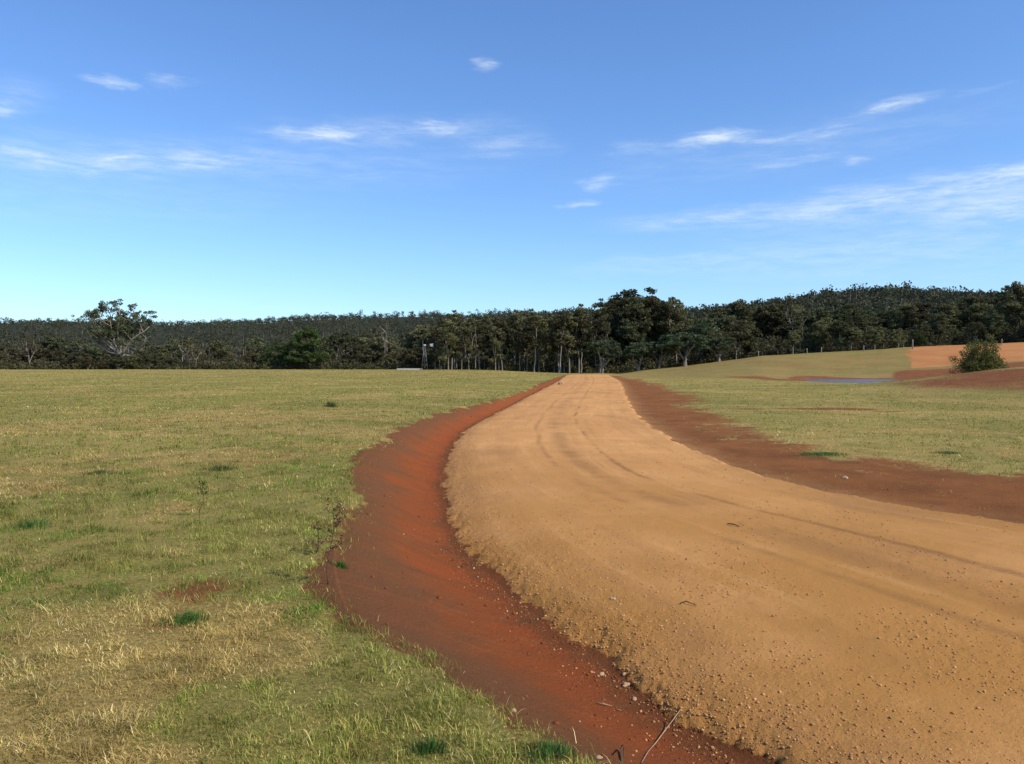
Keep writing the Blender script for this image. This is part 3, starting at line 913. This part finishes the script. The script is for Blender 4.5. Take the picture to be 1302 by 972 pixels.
# slender gums with narrow open crowns
for i in range(5):
    random.seed(300 + i)
    env = [(0, 0, .80, .14, .13, .16), (random.uniform(-.1, .1), .03, .62, .15, .13, .14), (random.uniform(-.12, .12), -.04, .48, .11, .11, .10)]
    if i % 2: env.append((random.uniform(-.15, .15), 0, .90, .08, .08, .08))
    proto('slim%d' % i, 40 + i, 14.0, M_gum if i % 2 else M_brown, M_bark, env, 46, .050, 62, .26, .78, .17, None if i % 2 == 0 else (2, .16 + .05 * i), 6, .05, .3)
for i in range(5, 9):
    random.seed(350 + i)
    env = [(0, 0, .76, .16, .15, .18), (random.uniform(-.12, .12), .03, .55, .17, .15, .16), (random.uniform(-.14, .14), -.04, .34, .14, .13, .13), (random.uniform(-.15, .15), .02, .20, .12, .12, .08)]
    proto('slim%d' % i, 40 + i, 14.0, M_gum if i % 2 else M_brown, M_bark if i > 6 else M_barkm, env, 46, .050, 58, .26, .74, .14, None if i % 2 == 0 else (2, .18), 6, .05, .35)
# dense tall trees
for i in range(4):
    random.seed(400 + i)
    env = [(0, 0, .68, .24, .22, .26), (-.16, .05, .52, .16, .15, .17), (.17, -.05, .50, .17, .16, .18), (.04, 0, .36, .22, .20, .14),
           (random.uniform(-.12, .12), 0, .85, .13, .12, .13)]
    proto('dense%d' % i, 60 + i, 14.0, M_dark if i % 2 else M_gum, M_bark if i == 2 else M_barkd, env, 150, .060, 70, .28, .75, .24, None, 8, .04, .5)
# spreading forest trees, rounded
for i in range(3):
    random.seed(500 + i)
    env = [(0, 0, .72, .30, .28, .20), (-.22, .05, .58, .18, .16, .16), (.22, -.03, .60, .17, .16, .15), (0, 0, .48, .25, .2, .12)]
    proto('round%d' % i, 80 + i, 11.0, M_gum if i != 1 else M_dark, M_bark, env, 110, .064, 62, .27, .6, .22, (3, .2), 8, .04, .55)
# paddock trees: flat dome, forked pale trunk
for i in range(3):
    random.seed(600 + i)
    env = [(0, 0, .74, .44, .40, .20), (-.30, 0, .58, .22, .2, .13), (.30, 0, .56, .22, .2, .13), (0, .1, .50, .30, .25, .10)]
    proto('dome%d' % i, 100 + i, 6.5, M_grey, M_bark, env, 120, .066, 60, .17, .52, .22, (3, .14), 9, .03, .6, limb_r=.5)
# low scrub trees
for i in range(4):
    random.seed(700 + i)
    env = [(0, 0, .62, .38, .36, .34), (-.25, 0, .42, .25, .22, .28), (.27, 0, .40, .25, .22, .26)]
    proto('scrub%d' % i, 120 + i, 6.0, [M_brown, M_dark, M_gum, M_brown][i], M_barkd if i % 2 else M_bark, env, 85, .085, 58, .18, .55, .13, (3, .08), 8, .05, .5)
# sparse / almost bare pale trees
for i in range(3):
    random.seed(800 + i)
    env = [(0, 0, .72, .26, .24, .24), (-.15, 0, .52, .2, .15, .15), (.15, 0, .52, .2, .15, .15)]
    proto('bare%d' % i, 140 + i, 9.0, M_brown, M_bark, env, 60, .04, 16, .16, .68, .17, (2, .18), 10, .06, .55)
# big dense green tree
proto('green', 160, 9.5, M_green, M_barkd, [(0, 0, .66, .42, .36, .30), (-.34, 0, .42, .26, .24, .26), (.36, 0, .42, .28, .24, .24), (0, 0, .28, .5, .4, .2), (-.1, 0, .85, .2, .2, .12)],
      230, .066, 75, .22, .6, .3, None, 9, .02, .6)
# old spreading gum: layered clumps with sky between, heavy white limbs
def old_gum():
    random.seed(5); r_ = np.random.default_rng(5)
    H = 17.0
    mb = MB()
    base = Vector((0, 0, -2)); f0 = Vector((.3, 0, 3.6))
    mb.tube([base, Vector((0, 0, 0)), Vector((.1, 0, 1.8)), f0], [.8, .62, .55, .5], 9, False)
    mains = [(-5.8, .5, 8.0), (-5.4, -.8, 12.0), (-6.6, .3, 10.6), (-2.4, .6, 13.6), (.5, -.6, 14.2), (3.4, .5, 13.5), (5.9, .4, 11.9), (7.2, -.3, 10.4), (6.6, -.5, 7.6), (-7.3, -.3, 9.4), (1.8, 1.8, 12), (-1.0, -2, 11.5)]
    C = []; 
    for mx, my, mz in mains:
        tip = Vector((mx, my, mz))
        L1 = limb(mb, f0 + Vector((0, 0, random.uniform(-.5, .4))), tip, .30, .09, 6, .16 if mz < 10 else .02, 7)
        for j in range(12):
            q = L1[random.randint(3, 7)]
            e = q + Vector((random.uniform(-2.6, 2.6), random.uniform(-2.4, 2.4), random.uniform(.2, 2.6)))
            e.z = min(e.z, 16.3 - .06 * e.x * e.x - random.uniform(0, .8))
            if mz < 10 and random.random() < .88: 
                limb(mb, q, e, .07, .02, 4, .02, 4); continue
            L2 = limb(mb, q, e, .085, .03, 4, .03, 4)
            C.append(e)
            for k in range(3):
                e2 = e + Vector((random.uniform(-1.2, 1.2), random.uniform(-1.2, 1.2), random.uniform(-.1, .8)))
                limb(mb, L2[2], e2, .03, .012, 3, .0, 3)
                C.append(e2)
    C = np.array([tuple(c) for c in C])
    crown = leaves_mesh('crown', C, 0.62 * r_.uniform(.55, 1.3, len(C)), 34, .22, M_dark, 5, .7, .5)
    return mb.mesh('trunk', M_bark), crown
PR_['oldgum'] = old_gum()

baseH = dict(slim=14.0, dense=14.0, round=11.0, dome=6.5, scrub=6.0, bare=9.0, green=9.5, oldgum=16.6)
kcount = {}
def put_tree(key, pxx, depth, top_py, label, group=None, name='gum_tree', cat='tree', wmul=1.0, zb=None):
    fam = key.rstrip('0123456789')
    x = (pxx - 651) / F * depth; y = depth
    z = zat(x, y, False)
    ztop = CAMZ + (HZ - top_py) / F * depth
    s = max(ztop - z, 1.5) / baseH[fam]
    e = bpy.data.objects.new(name, None); COL.objects.link(e)
    e.empty_display_size = .5
    e.location = (x, y, z)
    rz = random.uniform(0, 6.28) if fam != 'oldgum' else 0
    e.rotation_euler = (0, 0, rz)
    sw = s * wmul
    e.scale = (sw, sw, s)
    tag(e, label, cat, group)
    tm, cm = PR_[key]
    link('trunk', tm, e); link('crown', cm, e)
    return e
def pick(*fams):
    f = random.choice(fams)
    n = sum(1 for k in PR_ if k.rstrip('0123456789') == f)
    return f if n == 1 and f in PR_ else f + str(random.randrange(n))

random.seed(77)
# --- named trees
put_tree('oldgum', 152, 184, 382, 'big old spreading gum with white limbs rising above the left ridge line', wmul=1.02)
for pxx_, tp_, k_ in ((112, 452, 'scrub0'), (132, 456, 'scrub3'), (151, 450, 'scrub1'), (171, 449, 'scrub2'), (190, 446, 'scrub1')):
    put_tree(k_, pxx_, 179.5, tp_, 'low dark scrub tree at the foot of the big spreading gum', 'scrub at the foot of the big spreading gum', 'scrub_tree', wmul=1.3)
put_tree('green', 390, 181, 415, 'rounded bright green leafy tree at the edge of the left paddock', name='leafy_tree', wmul=.92)
put_tree('green', 352, 186, 436, 'smaller green bush tree touching the left side of the rounded green tree', name='leafy_tree')
put_tree('bare0', 232, 183, 425, 'leafless pale grey tree standing right of the big spreading gum')
put_tree('bare1', 100, 190, 428, 'pale bare-limbed tree left of the big spreading gum', name='bare_tree')
put_tree('bare2', 38, 190, 424, 'pale bare forked tree nearest the left end of the paddock', name='bare_tree')
put_tree('bare1', 488, 188, 399, 'sparse grey gum with fine bare branches left of the windmill', wmul=.9)
put_tree('slim1', 578, 176, 393, 'thin gum with a crooked pale trunk right of the windmill')
put_tree('slim3', 592, 178, 404, 'twin-stemmed pale gum just right of the crooked thin gum')
put_tree('slim0', 655, 170, 398, 'gum with a bright pale leaning trunk midway between windmill and road end')
put_tree('slim2', 679, 158, 394, 'gum with a pale forked trunk left of the road end')
put_tree('slim4', 713, 156, 392, 'tall gum with one straight pale trunk right where the road ends')
put_tree('slim1', 736, 160, 385, 'gum with pale V-shaped forked trunk just right of the road end')
put_tree('dome0', 766, 152, 430, 'low domed grey-green paddock tree closest to the road end', name='paddock_tree', wmul=1.4)
put_tree('dome1', 812, 151, 434, 'low domed paddock tree second from the road end', name='paddock_tree', wmul=1.4)
put_tree('dome2', 838, 152, 431, 'low domed paddock tree touching the broadest one on its left', name='paddock_tree', wmul=1.4)
put_tree('dome0', 871, 150, 421, 'broadest domed paddock tree with twin pale trunks in the open', name='paddock_tree', wmul=1.7)
put_tree('dome1', 914, 153, 428, 'low domed paddock tree right of the broadest one', name='paddock_tree', wmul=1.4)
put_tree('bare0', 936, 153, 432, 'small pale forked dead-looking tree right of the domed paddock trees', name='bare_tree')
put_tree('dense1', 800, 176, 362, 'tallest dark tree at the peak of the tree line above the paddock trees', wmul=1.15)
put_tree('dense3', 824, 178, 366, 'tall dark tree forming the right shoulder of the highest clump', wmul=1.1)
put_tree('slim3', 860, 172, 374, 'open-crowned tall gum at the right end of the highest clump')
put_tree('slim1', 766, 172, 378, 'open-crowned gum at the left end of the highest clump')
put_tree('bare2', 1010, 190, 376, 'grey bare-topped gum standing above the forest right of the paddock trees')
put_tree('round1', 1070, 160, 405, 'broad olive-green tree in front of the wooded hill')
put_tree('round0', 1008, 156, 420, 'rounded mid-green tree with branches to the ground at the paddock edge')
put_tree('scrub2', 1142, 153, 417, 'pale grey-green leafy small tree at the left edge of the bare orange field', name='small_tree')
put_tree('green', 1166, 156, 422, 'dark fresh-green rounded tree behind the corner of the orange field', name='leafy_tree')
put_tree('dense2', 1287, 175, 358, 'tall crown breaking the skyline at the far right edge')

# --- forest belts: each tree a thing of its own
def belt(n, p0, p1, d0, d1, tops, fams, label, group, name='forest_tree', jt=8, wmul=1.0, cat='tree'):
    for i in range(n):
        pxx = p0 + (p1 - p0) * (i + random.uniform(.1, .9)) / n
        dep = random.uniform(d0, d1)
        if dep < 210 and 100 < pxx < 200: jt_ = 20
        else: jt_ = 0
        tp = tab(pxx, *tops) + random.uniform(-jt * .5, jt) + (12 if jt_ else 0)
        put_tree(pick(*fams), pxx, dep, tp, label, group, name, cat, wmul * random.uniform(.85, 1.2))
belt(38, -40, 560, 180, 200, [(0, 438), (560, 436)], ['scrub', 'scrub', 'bare'], 'low brown-green scrub tree along the far edge of the left paddock', 'scrub trees behind the left paddock', 'scrub_tree', 12, 1.2)
belt(30, -60, 570, 215, 270, [(0, 428), (300, 428), (480, 414), (570, 408)], ['round', 'scrub', 'slim'], 'darker tree behind the scrub of the left paddock', 'second row of trees behind the left paddock', 'forest_tree', 12, 1.15)
belt(34, 548, 765, 158, 176, [(548, 408), (600, 402), (700, 397), (765, 392)], ['slim'], 'slender pale-trunked gum in the stand behind the road end', 'slender gums behind the road end', 'slender_gum', 22, 1.0)
belt(18, 556, 765, 180, 205, [(556, 402), (765, 396)], ['dense', 'slim', 'round'], 'dark tree filling in behind the slender gums', 'dark trees behind the slender gums', 'forest_tree', 10, 1.1)
belt(12, 765, 872, 166, 200, [(765, 396), (790, 374), (815, 368), (845, 376), (872, 398)], ['dense', 'dense', 'slim'], 'tall dark tree in the highest clump above the paddock trees', 'tall dark trees of the highest clump', 'forest_tree', 16, 1.1)
belt(34, 868, 1340, 157, 172, [(868, 412), (950, 408), (1100, 404), (1200, 402), (1340, 395)], ['dense', 'round', 'scrub', 'slim'], 'leafy tree in the front row of the forest behind the right paddock', 'front row of the forest behind the right paddock', 'forest_tree', 26, 1.1)
belt(32, 868, 1345, 178, 215, [(868, 394), (900, 386), (1000, 384), (1100, 386), (1200, 382), (1345, 374)], ['dense', 'round', 'slim'], 'taller tree in the second row of the forest behind the right paddock', 'second row of the forest behind the right paddock', 'forest_tree', 12, 1.15)

# --- undergrowth under the trees: one mass
def undergrowth(name, n, pfun, lsize, mat_, nper, rmean, label, seed, flat=.8):
    r_ = np.random.default_rng(seed)
    C, rad = pfun(n, r_)
    me = leaves_mesh(name, C, rad, nper, lsize, mat_, seed, flat, .2, 1.4)
    o = link(name, me); tag(o, label, 'undergrowth', None, 'stuff')
def uf(n, r_):
    px = r_.uniform(-80, 1380, n)
    d0 = np.interp(px, [0, 560, 640, 700, 760, 1302], [181, 180, 168, 163, 163, 162])
    dep = d0 + r_.uniform(0, 1, n) ** 1.3 * 34
    x = (px - 651) / F * dep
    z = height(x, dep, False)
    hh = np.interp(px, [0, 560, 700, 800, 1302], [3.4, 3.6, 4.2, 4.0, 4.5])
    rad = r_.uniform(.5, 1.3, n)
    return np.stack([x, dep, z + r_.uniform(0, 1, n) ** 1.3 * hh * (.4 + .6 * np.clip((dep - d0) / 12, 0, 1))], 1), rad
undergrowth('undergrowth', 4600, uf, .30, M_brown, 34, 1, 'dark scrubby undergrowth below the forest trees', 201)

# --- far wooded hills: one mass of crowns
def far_wood():
    r_ = np.random.default_rng(303)
    n = 8200
    px = r_.uniform(-120, 1420, n)
    Dr = tab(px, (500, 1250), (620, 900), (760, 620), (900, 430), (1302, 400))
    t = r_.uniform(0, 1, n) ** .8
    t[:3000] = r_.uniform(.84, 1.02, 3000)
    dep = 215 + (Dr * 1.06 - 215) * t
    x = (px - 651) / F * dep
    z = height(x, dep, False)
    hh = r_.uniform(6, 12, n)
    Cs = []; Rs = []; mb = MB()
    for i in range(n):
        k = 5
        rw = hh[i] * .30
        for j in range(k):
            a = r_.uniform(0, 6.28); q = r_.uniform(0, 1) ** .5
            Cs.append((x[i] + math.cos(a) * rw * q, dep[i] + math.sin(a) * rw * q, z[i] + hh[i] * (.82 - .25 * q - .5 * (j / k) + r_.uniform(-.12, .1))))
            Rs.append(hh[i] * r_.uniform(.16, .26))
        if r_.uniform() < .16:
            mb.tube([(x[i], dep[i], z[i]), (x[i] + r_.uniform(-1, 1), dep[i] - 1, z[i] + hh[i] * .78)], [.2, .07], 4, False)
    C = np.array(Cs); rad = np.array(Rs)
    r2 = np.random.default_rng(5)
    me = leaves_mesh('far_forest', C, rad, 15, .85, M_far, 12, .75, .2, 1.3)
    o = link('far_forest', me); tag(o, 'dense dark forest covering the hills behind', 'forest', None, 'stuff')
    o2 = link('far_trunks', mb.mesh('far_trunks', M_dead)); tag(o2, 'pale trunks scattered through the far hillside forest', 'tree trunks', None, 'stuff')
far_wood()

# ================================================================== BUSH on the dam wall
def bush():
    x, y, z = at(1243, 62)
    random.seed(9); r_ = np.random.default_rng(9)
    e = bpy.data.objects.new('bush', None); COL.objects.link(e); e.location = (x, y, z - .05)
    tag(e, 'rounded olive-green bush leaning right beside the pond', 'bush')
    e.scale = (1.02, 1.0, 1.18)
    mb = MB(); C = []
    for i in range(17):
        a = random.uniform(0, 6.28); rx = random.uniform(.2, 1)
        tip = Vector((.25 + math.cos(a) * 1.65 * rx, math.sin(a) * 1.3 * rx, random.uniform(.9, 2.75) * (1.05 - .35 * rx * rx)))
        L1 = limb(mb, (-.85 + random.uniform(-.25, .25), random.uniform(-.2, .2), -.1), tip, .055, .015, 5, -.03, 5)
        for k in range(9):
            q = L1[random.randint(2, 5)]
            e2 = q + Vector((random.uniform(-.65, .65), random.uniform(-.6, .6), random.uniform(-.2, .6)))
            limb(mb, q, e2, .015, .005, 3, 0, 3); C.append(e2)
        C.append(tip)
    for i in range(110):
        a = random.uniform(0, 6.28); q = random.uniform(.1, 1) ** .7; zz = random.uniform(.15, 2.3)
        C.append(Vector((.35 + math.cos(a) * 1.6 * q * math.sqrt(max(1 - (zz / 2.7) ** 2, .05)), math.sin(a) * 1.2 * q, zz)))
    for j, (dx, dz) in enumerate(((-1.75, 1.1), (-1.5, .8), (-1.9, .6), (-1.35, 1.35))):
        limb(mb, (-.9, 0, .1), (dx, random.uniform(-.3, .3), dz), .03, .006, 4, .0, 4); C.append(Vector((dx, 0, dz)))
    C = np.array([tuple(c) for c in C])
    cr = leaves_mesh('crown', C, .27 * r_.uniform(.6, 1.4, len(C)), 46, .065, M_olive, 9, .85, .3, 1.8)
    link('branches', mb.mesh('branches', M_barkd), e); link('crown', cr, e)
    # a young seedling beside it
bush()

# ================================================================== WINDMILL (water pump)
def windmill():
    x, y, z = at(540, 168)
    e = bpy.data.objects.new('windmill', None); COL.objects.link(e); e.location = (x, y, z)
    tag(e, 'small steel farm windmill with a white tail vane at the edge of the left paddock', 'windmill')
    H = 5.0; b = .62; t = .10
    legs = [(-1, -1), (1, -1), (1, 1), (-1, 1)]
    def P(i, h):
        s = b + (t - b) * h / H
        return Vector((legs[i][0] * s, legs[i][1] * s, h))
    for i in range(4):
        m_ = MB(); m_.tube([P(i, -.3), P(i, H)], .035, 5); link('tower_leg', m_.mesh('tower_leg', M_galv), e)
    m_ = MB()
    for h in (1.0, 2.0, 3.0, 4.0):
        for i in range(4):
            m_.tube([P(i, h), P((i+1) % 4, h)], .018, 4)
            m_.tube([P(i, h - 1), P((i+1) % 4, h)], .012, 4)
    link('bracing', m_.mesh('bracing', M_galv), e)
    m_ = MB(); m_.box((0, 0, 3.05), (.62, .62, .07)); m_.box((0, 0, 3.35), (.34, .3, .5)); link('platform', m_.mesh('platform', M_rust, False), e)
    m_ = MB(); m_.tube([(0, 0, -.2), (0, 0, H)], .02, 5); link('pump_rod', m_.mesh('pump_rod', M_galv), e)
    m_ = MB(); m_.tube([(-.32, 0, H + .12), (.25, 0, H + .12)], [.13, .10], 8); m_.box((0, 0, H + .1), (.3, .22, .26)); gb = link('gearbox', m_.mesh('gearbox', M_white), e)
    # rotor: hub, ring and 15 sails seen nearly edge on
    m_ = MB(); n = 15; Rr = 1.02
    cx = -.36; cz = H + .12
    ring = [(cx, math.cos(k*6.2832/24) * Rr * .78, cz + math.sin(k*6.2832/24) * Rr * .78) for k in range(25)]
    m_.tube(ring, .012, 4, False)
    ring = [(cx, math.cos(k*6.2832/24) * Rr * .4, cz + math.sin(k*6.2832/24) * Rr * .4) for k in range(25)]
    m_.tube(ring, .012, 4, False)
    link('rotor_ring', m_.mesh('rotor_ring', M_galv), e)
    for k in range(n):
        a = k * 6.2832 / n; ca, sa = math.cos(a), math.sin(a)
        def q(rad, off, dx): return (cx + dx, ca * rad - sa * off, cz + sa * rad + ca * off)
        m_ = MB()
        m_.poly([q(.35, -.05, -.04), q(Rr, -.15, -.08), q(Rr, .13, .08), q(.35, .05, .04)], .006, (1, 0, 0))
        link('sail', m_.mesh('sail', M_galv, False), e)
    m_ = MB(); m_.tube([(.2, 0, H + .12), (1.15, 0, H + .12)], .022, 5); link('tail_boom', m_.mesh('tail_boom', M_rust), e)
    m_ = MB(); m_.poly([(1.0, 0, H + .16), (1.15, 0, H + .36), (1.85, 0, H + .52), (1.78, 0, H + .14), (1.85, 0, H - .28), (1.15, 0, H - .10)], .015)
    link('tail_vane', m_.mesh('tail_vane', M_white, False), e)
    e.rotation_euler = (0, 0, R(8))
    e.scale = (1, 1, 1)
windmill()

# water trough
def trough():
    x0, y, z0 = at(505, 160); x1, _, z1 = at(537, 160)
    e = bpy.data.objects.new('water_trough', None); COL.objects.link(e)
    z = max(z0, z1, zat((x0+x1)/2, y)); e.location = ((x0+x1)/2, y, z - .03)
    tag(e, 'long low pale concrete water trough lying left of the windmill', 'water trough')
    L = x1 - x0; W = .8; Hh = .30
    m_ = MB()
    m_.box((0, -W/2, Hh/2 - .04), (L, .08, Hh + .08), .006); m_.box((0, W/2, Hh/2 - .04), (L, .08, Hh + .08), .006)
    m_.box((-L/2 + .041, 0, Hh/2 - .045), (.08, W - .082, Hh + .06), .002); m_.box((L/2 - .041, 0, Hh/2 - .045), (.08, W - .082, Hh + .06), .002)
    link('wall', m_.mesh('wall', M_conc, False), e)
    m_ = MB(); m_.box((0, 0, Hh - .12), (L - .18, W - .1, .02)); link('water', m_.mesh('water', M_water, False), e)
trough()

# ================================================================== fence posts along the forest edge
def post(pxx, depth, h, r0, label, group=None):
    x, y, z = at(pxx, depth)
    random.seed(int(pxx))
    m_ = MB()
    lean = random.uniform(-.05, .05) * h
    m_.tube([(0, 0, -.3), (0, 0, 0), (lean * .5, 0, h * .5), (lean, 0, h - .03), (lean, 0, h)], [r0, r0, r0 * .95, r0 * .92, r0 * .6], 8)
    o = link('fence_post', m_.mesh('fence_post', M_post), None, (x, y, z))
    tag(o, label, 'fence post', group)
post(1160, 146, 1.8, .11, 'pale timber post standing on the upper edge of the orange field, left of the bush', 'timber posts at the forest edge')
post(1273, 147, 1.1, .09, 'short pale timber post on the upper edge of the orange field, right above the bush', 'timber posts at the forest edge')
for pxx, lab in ((964, 'pale timber post at the forest edge nearest the domed paddock trees'), (1026, 'left one of the two pale posts close together below the rounded mid-green tree'),
                 (1044, 'right one of the two pale posts close together below the rounded mid-green tree'), (1098, 'pale timber post at the forest edge midway along the right paddock')):
    post(pxx, 149, 1.1, .09, lab, 'timber posts at the forest edge')

# ================================================================== near details
def rock(pxx, pyy, size, label, name='stone', flat=.6, seed=0, m=None, group=None):
    x, y, z = ground_at(pxx, pyy)
    r_ = np.random.default_rng(seed + int(pxx))
    import bmesh
    bm = bmesh.new(); bmesh.ops.create_icosphere(bm, subdivisions=3, radius=1)
    off = r_.uniform(0, 50, 3)
    for v in bm.verts:
        p = v.co
        n = vnoise(np.array([p.x * 1.7 + off[0] + p.z]), np.array([p.y * 1.7 + off[1]]), 5)[0] - .5
        n2 = vnoise(np.array([p.x * 5 + off[0]]), np.array([p.y * 5 + p.z * 4 + off[1]]), 6)[0] - .5
        v.co = Vector((p.x * 1.3, p.y, p.z * flat)) * (1 + n * .6 + n2 * .18)
    me = bpy.data.meshes.new(name); bm.to_mesh(me); bm.free(); me.materials.append(m or M_stone)
    me.polygons.foreach_set('use_smooth', np.ones(len(me.polygons), dtype=bool))
    o = link(name, me, None, (x, y, z + size * flat * .35), r_.uniform(0, 6)); o.scale = (size,) * 3
    tag(o, label, 'stone', group)
rock(797, 875, .022, 'largest pale oval stone lying on red earth beside the road edge', seed=1, flat=.5)
rock(766, 862, .016, 'pale pink pointed stone a little left of the largest oval stone', seed=2, flat=.8)
rock(795, 861, .013, 'small pale stone just beyond the largest oval stone', seed=3, flat=.7)
rock(808, 894, .014, 'small tan stone just in front of the largest oval stone', seed=4, flat=.7)
rock(713, 489, .20, 'white rock at the left edge of the road where it disappears', seed=5, flat=1.0)
rock(1075, 609, .05, 'lone pale stone lying on the brown earth shoulder right of the road', seed=6)
rock(780, 764, .022, 'tan clod with shadow on the road surface at left centre', name='clod', seed=7, m=M_stone)
rock(763, 970, .014, 'small pale pebble at the bottom edge beside the grass', seed=8)

def stick(pts, rads, label, name='dry_stick', m=None, cat='stick'):
    P3 = []
    for (pxx, pyy, up) in pts:
        x, y, z = ground_at(pxx, pyy); P3.append((x, y, z + up))
    o0 = Vector(P3[0]); m_ = MB()
    m_.tube([Vector(p) - o0 for p in P3], rads, 6)
    o = link(name, m_.mesh(name, m or M_stick), None, o0)
    tag(o, label, cat)
stick([(868, 918, .05), (856, 931, .035), (848, 938, .02), (836, 952, .01), (826, 964, .012), (818, 978, .01)], [.0018, .003, .003, .0026, .0022, .0015], 'thin pale dry stick leaning across red earth near the bottom edge')
stick([(759, 899, .006), (768, 901, .008), (779, 903, .005)], [.003, .004, .002], 'short pale straw twig on the red bank left of the stones', 'twig')
stick([(784, 907, .004), (791, 909, .006)], [.004, .002], 'tiny pale twig below the straw twig on the bank', 'twig')
stick([(866, 771, .01), (874, 770, .02), (887, 773, .006)], [.004, .006, .003], 'dark twig lying on the road left of centre', 'twig', M_weeds)
stick([(912, 828, .0), (930, 668, .0)][:1] + [(915, 829, .01)], [.002, .002], 'minute twig on the road surface', 'twig', M_weeds) if False else None
stick([(926, 668, .012), (934, 670, .02), (942, 671, .006)], [.006, .008, .004], 'small dark twig lying alone further along the road', 'twig', M_weeds)
stick([(791, 972, .05), (793, 962, .03), (792, 978, -.02)], [.004, .006, .006], 'short dark stub poking from red earth at the bottom edge', 'stub', M_weeds)

# dry branching weed at the edge of the bank
def weed(pxx, pyy, h, spread, n, leafmat, leafsz, label, name, stem_mat, seed, upto=1.0, nleaf=5, stem=.005, start=.2):
    x, y, z = ground_at(pxx, pyy); random.seed(seed); r_ = np.random.default_rng(seed)
    e = bpy.data.objects.new(name, None); COL.objects.link(e); e.location = (x, y, z)
    tag(e, label, 'weed')
    m_ = MB(); C = []
    pts = [Vector((math.sin(i * .9 + seed) * .012 + i * .006, math.cos(i * 1.3) * .01, h * i / 8 - .01)) for i in range(9)]
    m_.tube(pts, [stem * (1 - .09 * i) for i in range(9)], 5)
    for k in range(n):
        t = random.uniform(start, 1); i = min(int(t * 8), 7); p = pts[i].lerp(pts[i+1], t * 8 - i)
        a = random.uniform(0, 6.28); L = spread * random.uniform(.4, 1) * (1.15 - t * .6)
        tip = p + Vector((math.cos(a) * L, math.sin(a) * L, L * random.uniform(.2, .9)))
        m_.tube([p, p.lerp(tip, .5) + Vector((0, 0, -.01)), tip], [stem * .5, stem * .35, stem * .2], 4)
        C.append(tip); C.append(p.lerp(tip, .6))
    link('stem', m_.mesh('stem', stem_mat), e)
    C = np.array([tuple(c) for c in C])
    link('leaves', leaves_mesh('leaves', C, leafsz * 2.2 * r_.uniform(.6, 1.3, len(C)), nleaf, leafsz, leafmat, seed, .8, .3, 1.8), e)
M_dryleaf = foliage('withered_leaves', (.09, .05, .022), (.24, .15, .07), .1)
M_weedgreen = foliage('weed_leaves', (.03, .07, .012), (.09, .16, .03), .1)
weed(415, 745, .58, .11, 22, M_dryleaf, .012, 'tall withered brown weed standing at the bank edge', 'dry_weed', M_weeds, 3, nleaf=5)
weed(252, 660, .36, .07, 12, M_weedgreen, .012, 'thin upright green weed standing alone in the left paddock', 'green_weed', M_weeds, 4, nleaf=6, start=.6)
weed(400, 705, .25, .10, 14, M_dryleaf, .012, 'shorter withered weed just left of the tall brown one', 'dry_weed', M_weeds, 6, nleaf=5)

# green tufts
def tuft(pxx, pyy, rad, h, n, label, seed, tone=(.045, .13, .02)):
    x0, y0, z0 = ground_at(pxx, pyy)
    r_ = np.random.default_rng(seed)
    a = r_.uniform(0, 6.28, n); rx = rad * np.minimum(np.abs(r_.normal(0, .5, n)), 1.0) * (.75 + .5 * vnoise(a * 1.5, a * 0 + seed, 3))
    x = np.cos(a) * rx * 1.4; y = np.sin(a) * rx
    z = height(x + x0, y + y0) - z0
    hh = h * r_.uniform(.5, 1.1, n) * np.clip(1 - .4 * (rx / rad) ** 2, .35, 1); wd = np.maximum(.003, y0 / 804 * .5)
    ph = a + r_.normal(0, .8, n); ln_ = r_.uniform(.1, .7, n)
    V = np.zeros((n, 5, 3)); dx, dy = np.cos(ph), np.sin(ph); pxv, pyv = -np.sin(ph + 1), np.cos(ph + 1)
    for k, (s, wm, up, out) in enumerate(((-1, .5, 0, 0), (1, .5, 0, 0), (1, .42, .55, .25), (-1, .42, .55, .25), (0, 0, 1, .7))):
        V[:, k, 0] = x + dx * out * hh * ln_ + pxv * wd * wm * s; V[:, k, 1] = y + dy * out * hh * ln_ + pyv * wd * wm * s
        V[:, k, 2] = z + up * hh - .005
    b = (np.arange(n) * 5)[:, None]
    Fq = np.concatenate([b + np.array([[0, 1, 2]]), b + np.array([[0, 2, 3]]), b + np.array([[3, 2, 4]])], 0)
    me = mesh_np('grass_tuft', V.reshape(-1, 3), Fq, 3, M_blade, False)
    cattr(me, 'tone', np.repeat(np.array(tone) * r_.uniform(.6, 1.6, (n, 1)) + r_.uniform(0, .02, (n, 1)), 5, 0))
    o = link('grass_tuft', me, None, (x0, y0, z0)); tag(o, label, 'grass tuft')
tuft(235, 793, .13, .075, 520, 'dark green lush grass tuft alone in the near left paddock', 21, (.06, .13, .02))
tuft(1048, 579, .42, .07, 1100, 'bright green grass patch at the edge of the brown shoulder', 22, (.12, .19, .045))
tuft(1205, 577, .25, .06, 420, 'fainter green grass patch right of the bright green one', 23, (.15, .19, .06))
tuft(700, 965, .10, .06, 420, 'bright green tuft at the bottom beside the red bank', 24, (.07, .15, .03))
tuft(545, 960, .09, .06, 350, 'dark green tuft at the bottom edge left of the bank', 25, (.05, .11, .018))
tuft(432, 723, .05, .06, 160, 'small green tuft right of the tall withered weed', 26)
tuft(420, 518, .16, .22, 200, 'dark weed tuft standing in the middle of the left paddock', 27, (.10, .12, .04))
tuft(280, 598, .20, .07, 420, 'flat dark green clump in the left paddock beyond the upright green weed', 28, (.09, .10, .03))
tuft(125, 603, .2, .06, 420, 'low dark green clump toward the left edge of the paddock', 29, (.11, .13, .04))
tuft(35, 672, .25, .08, 300, 'green clump near the left edge of the photo', 30, (.06, .12, .025))
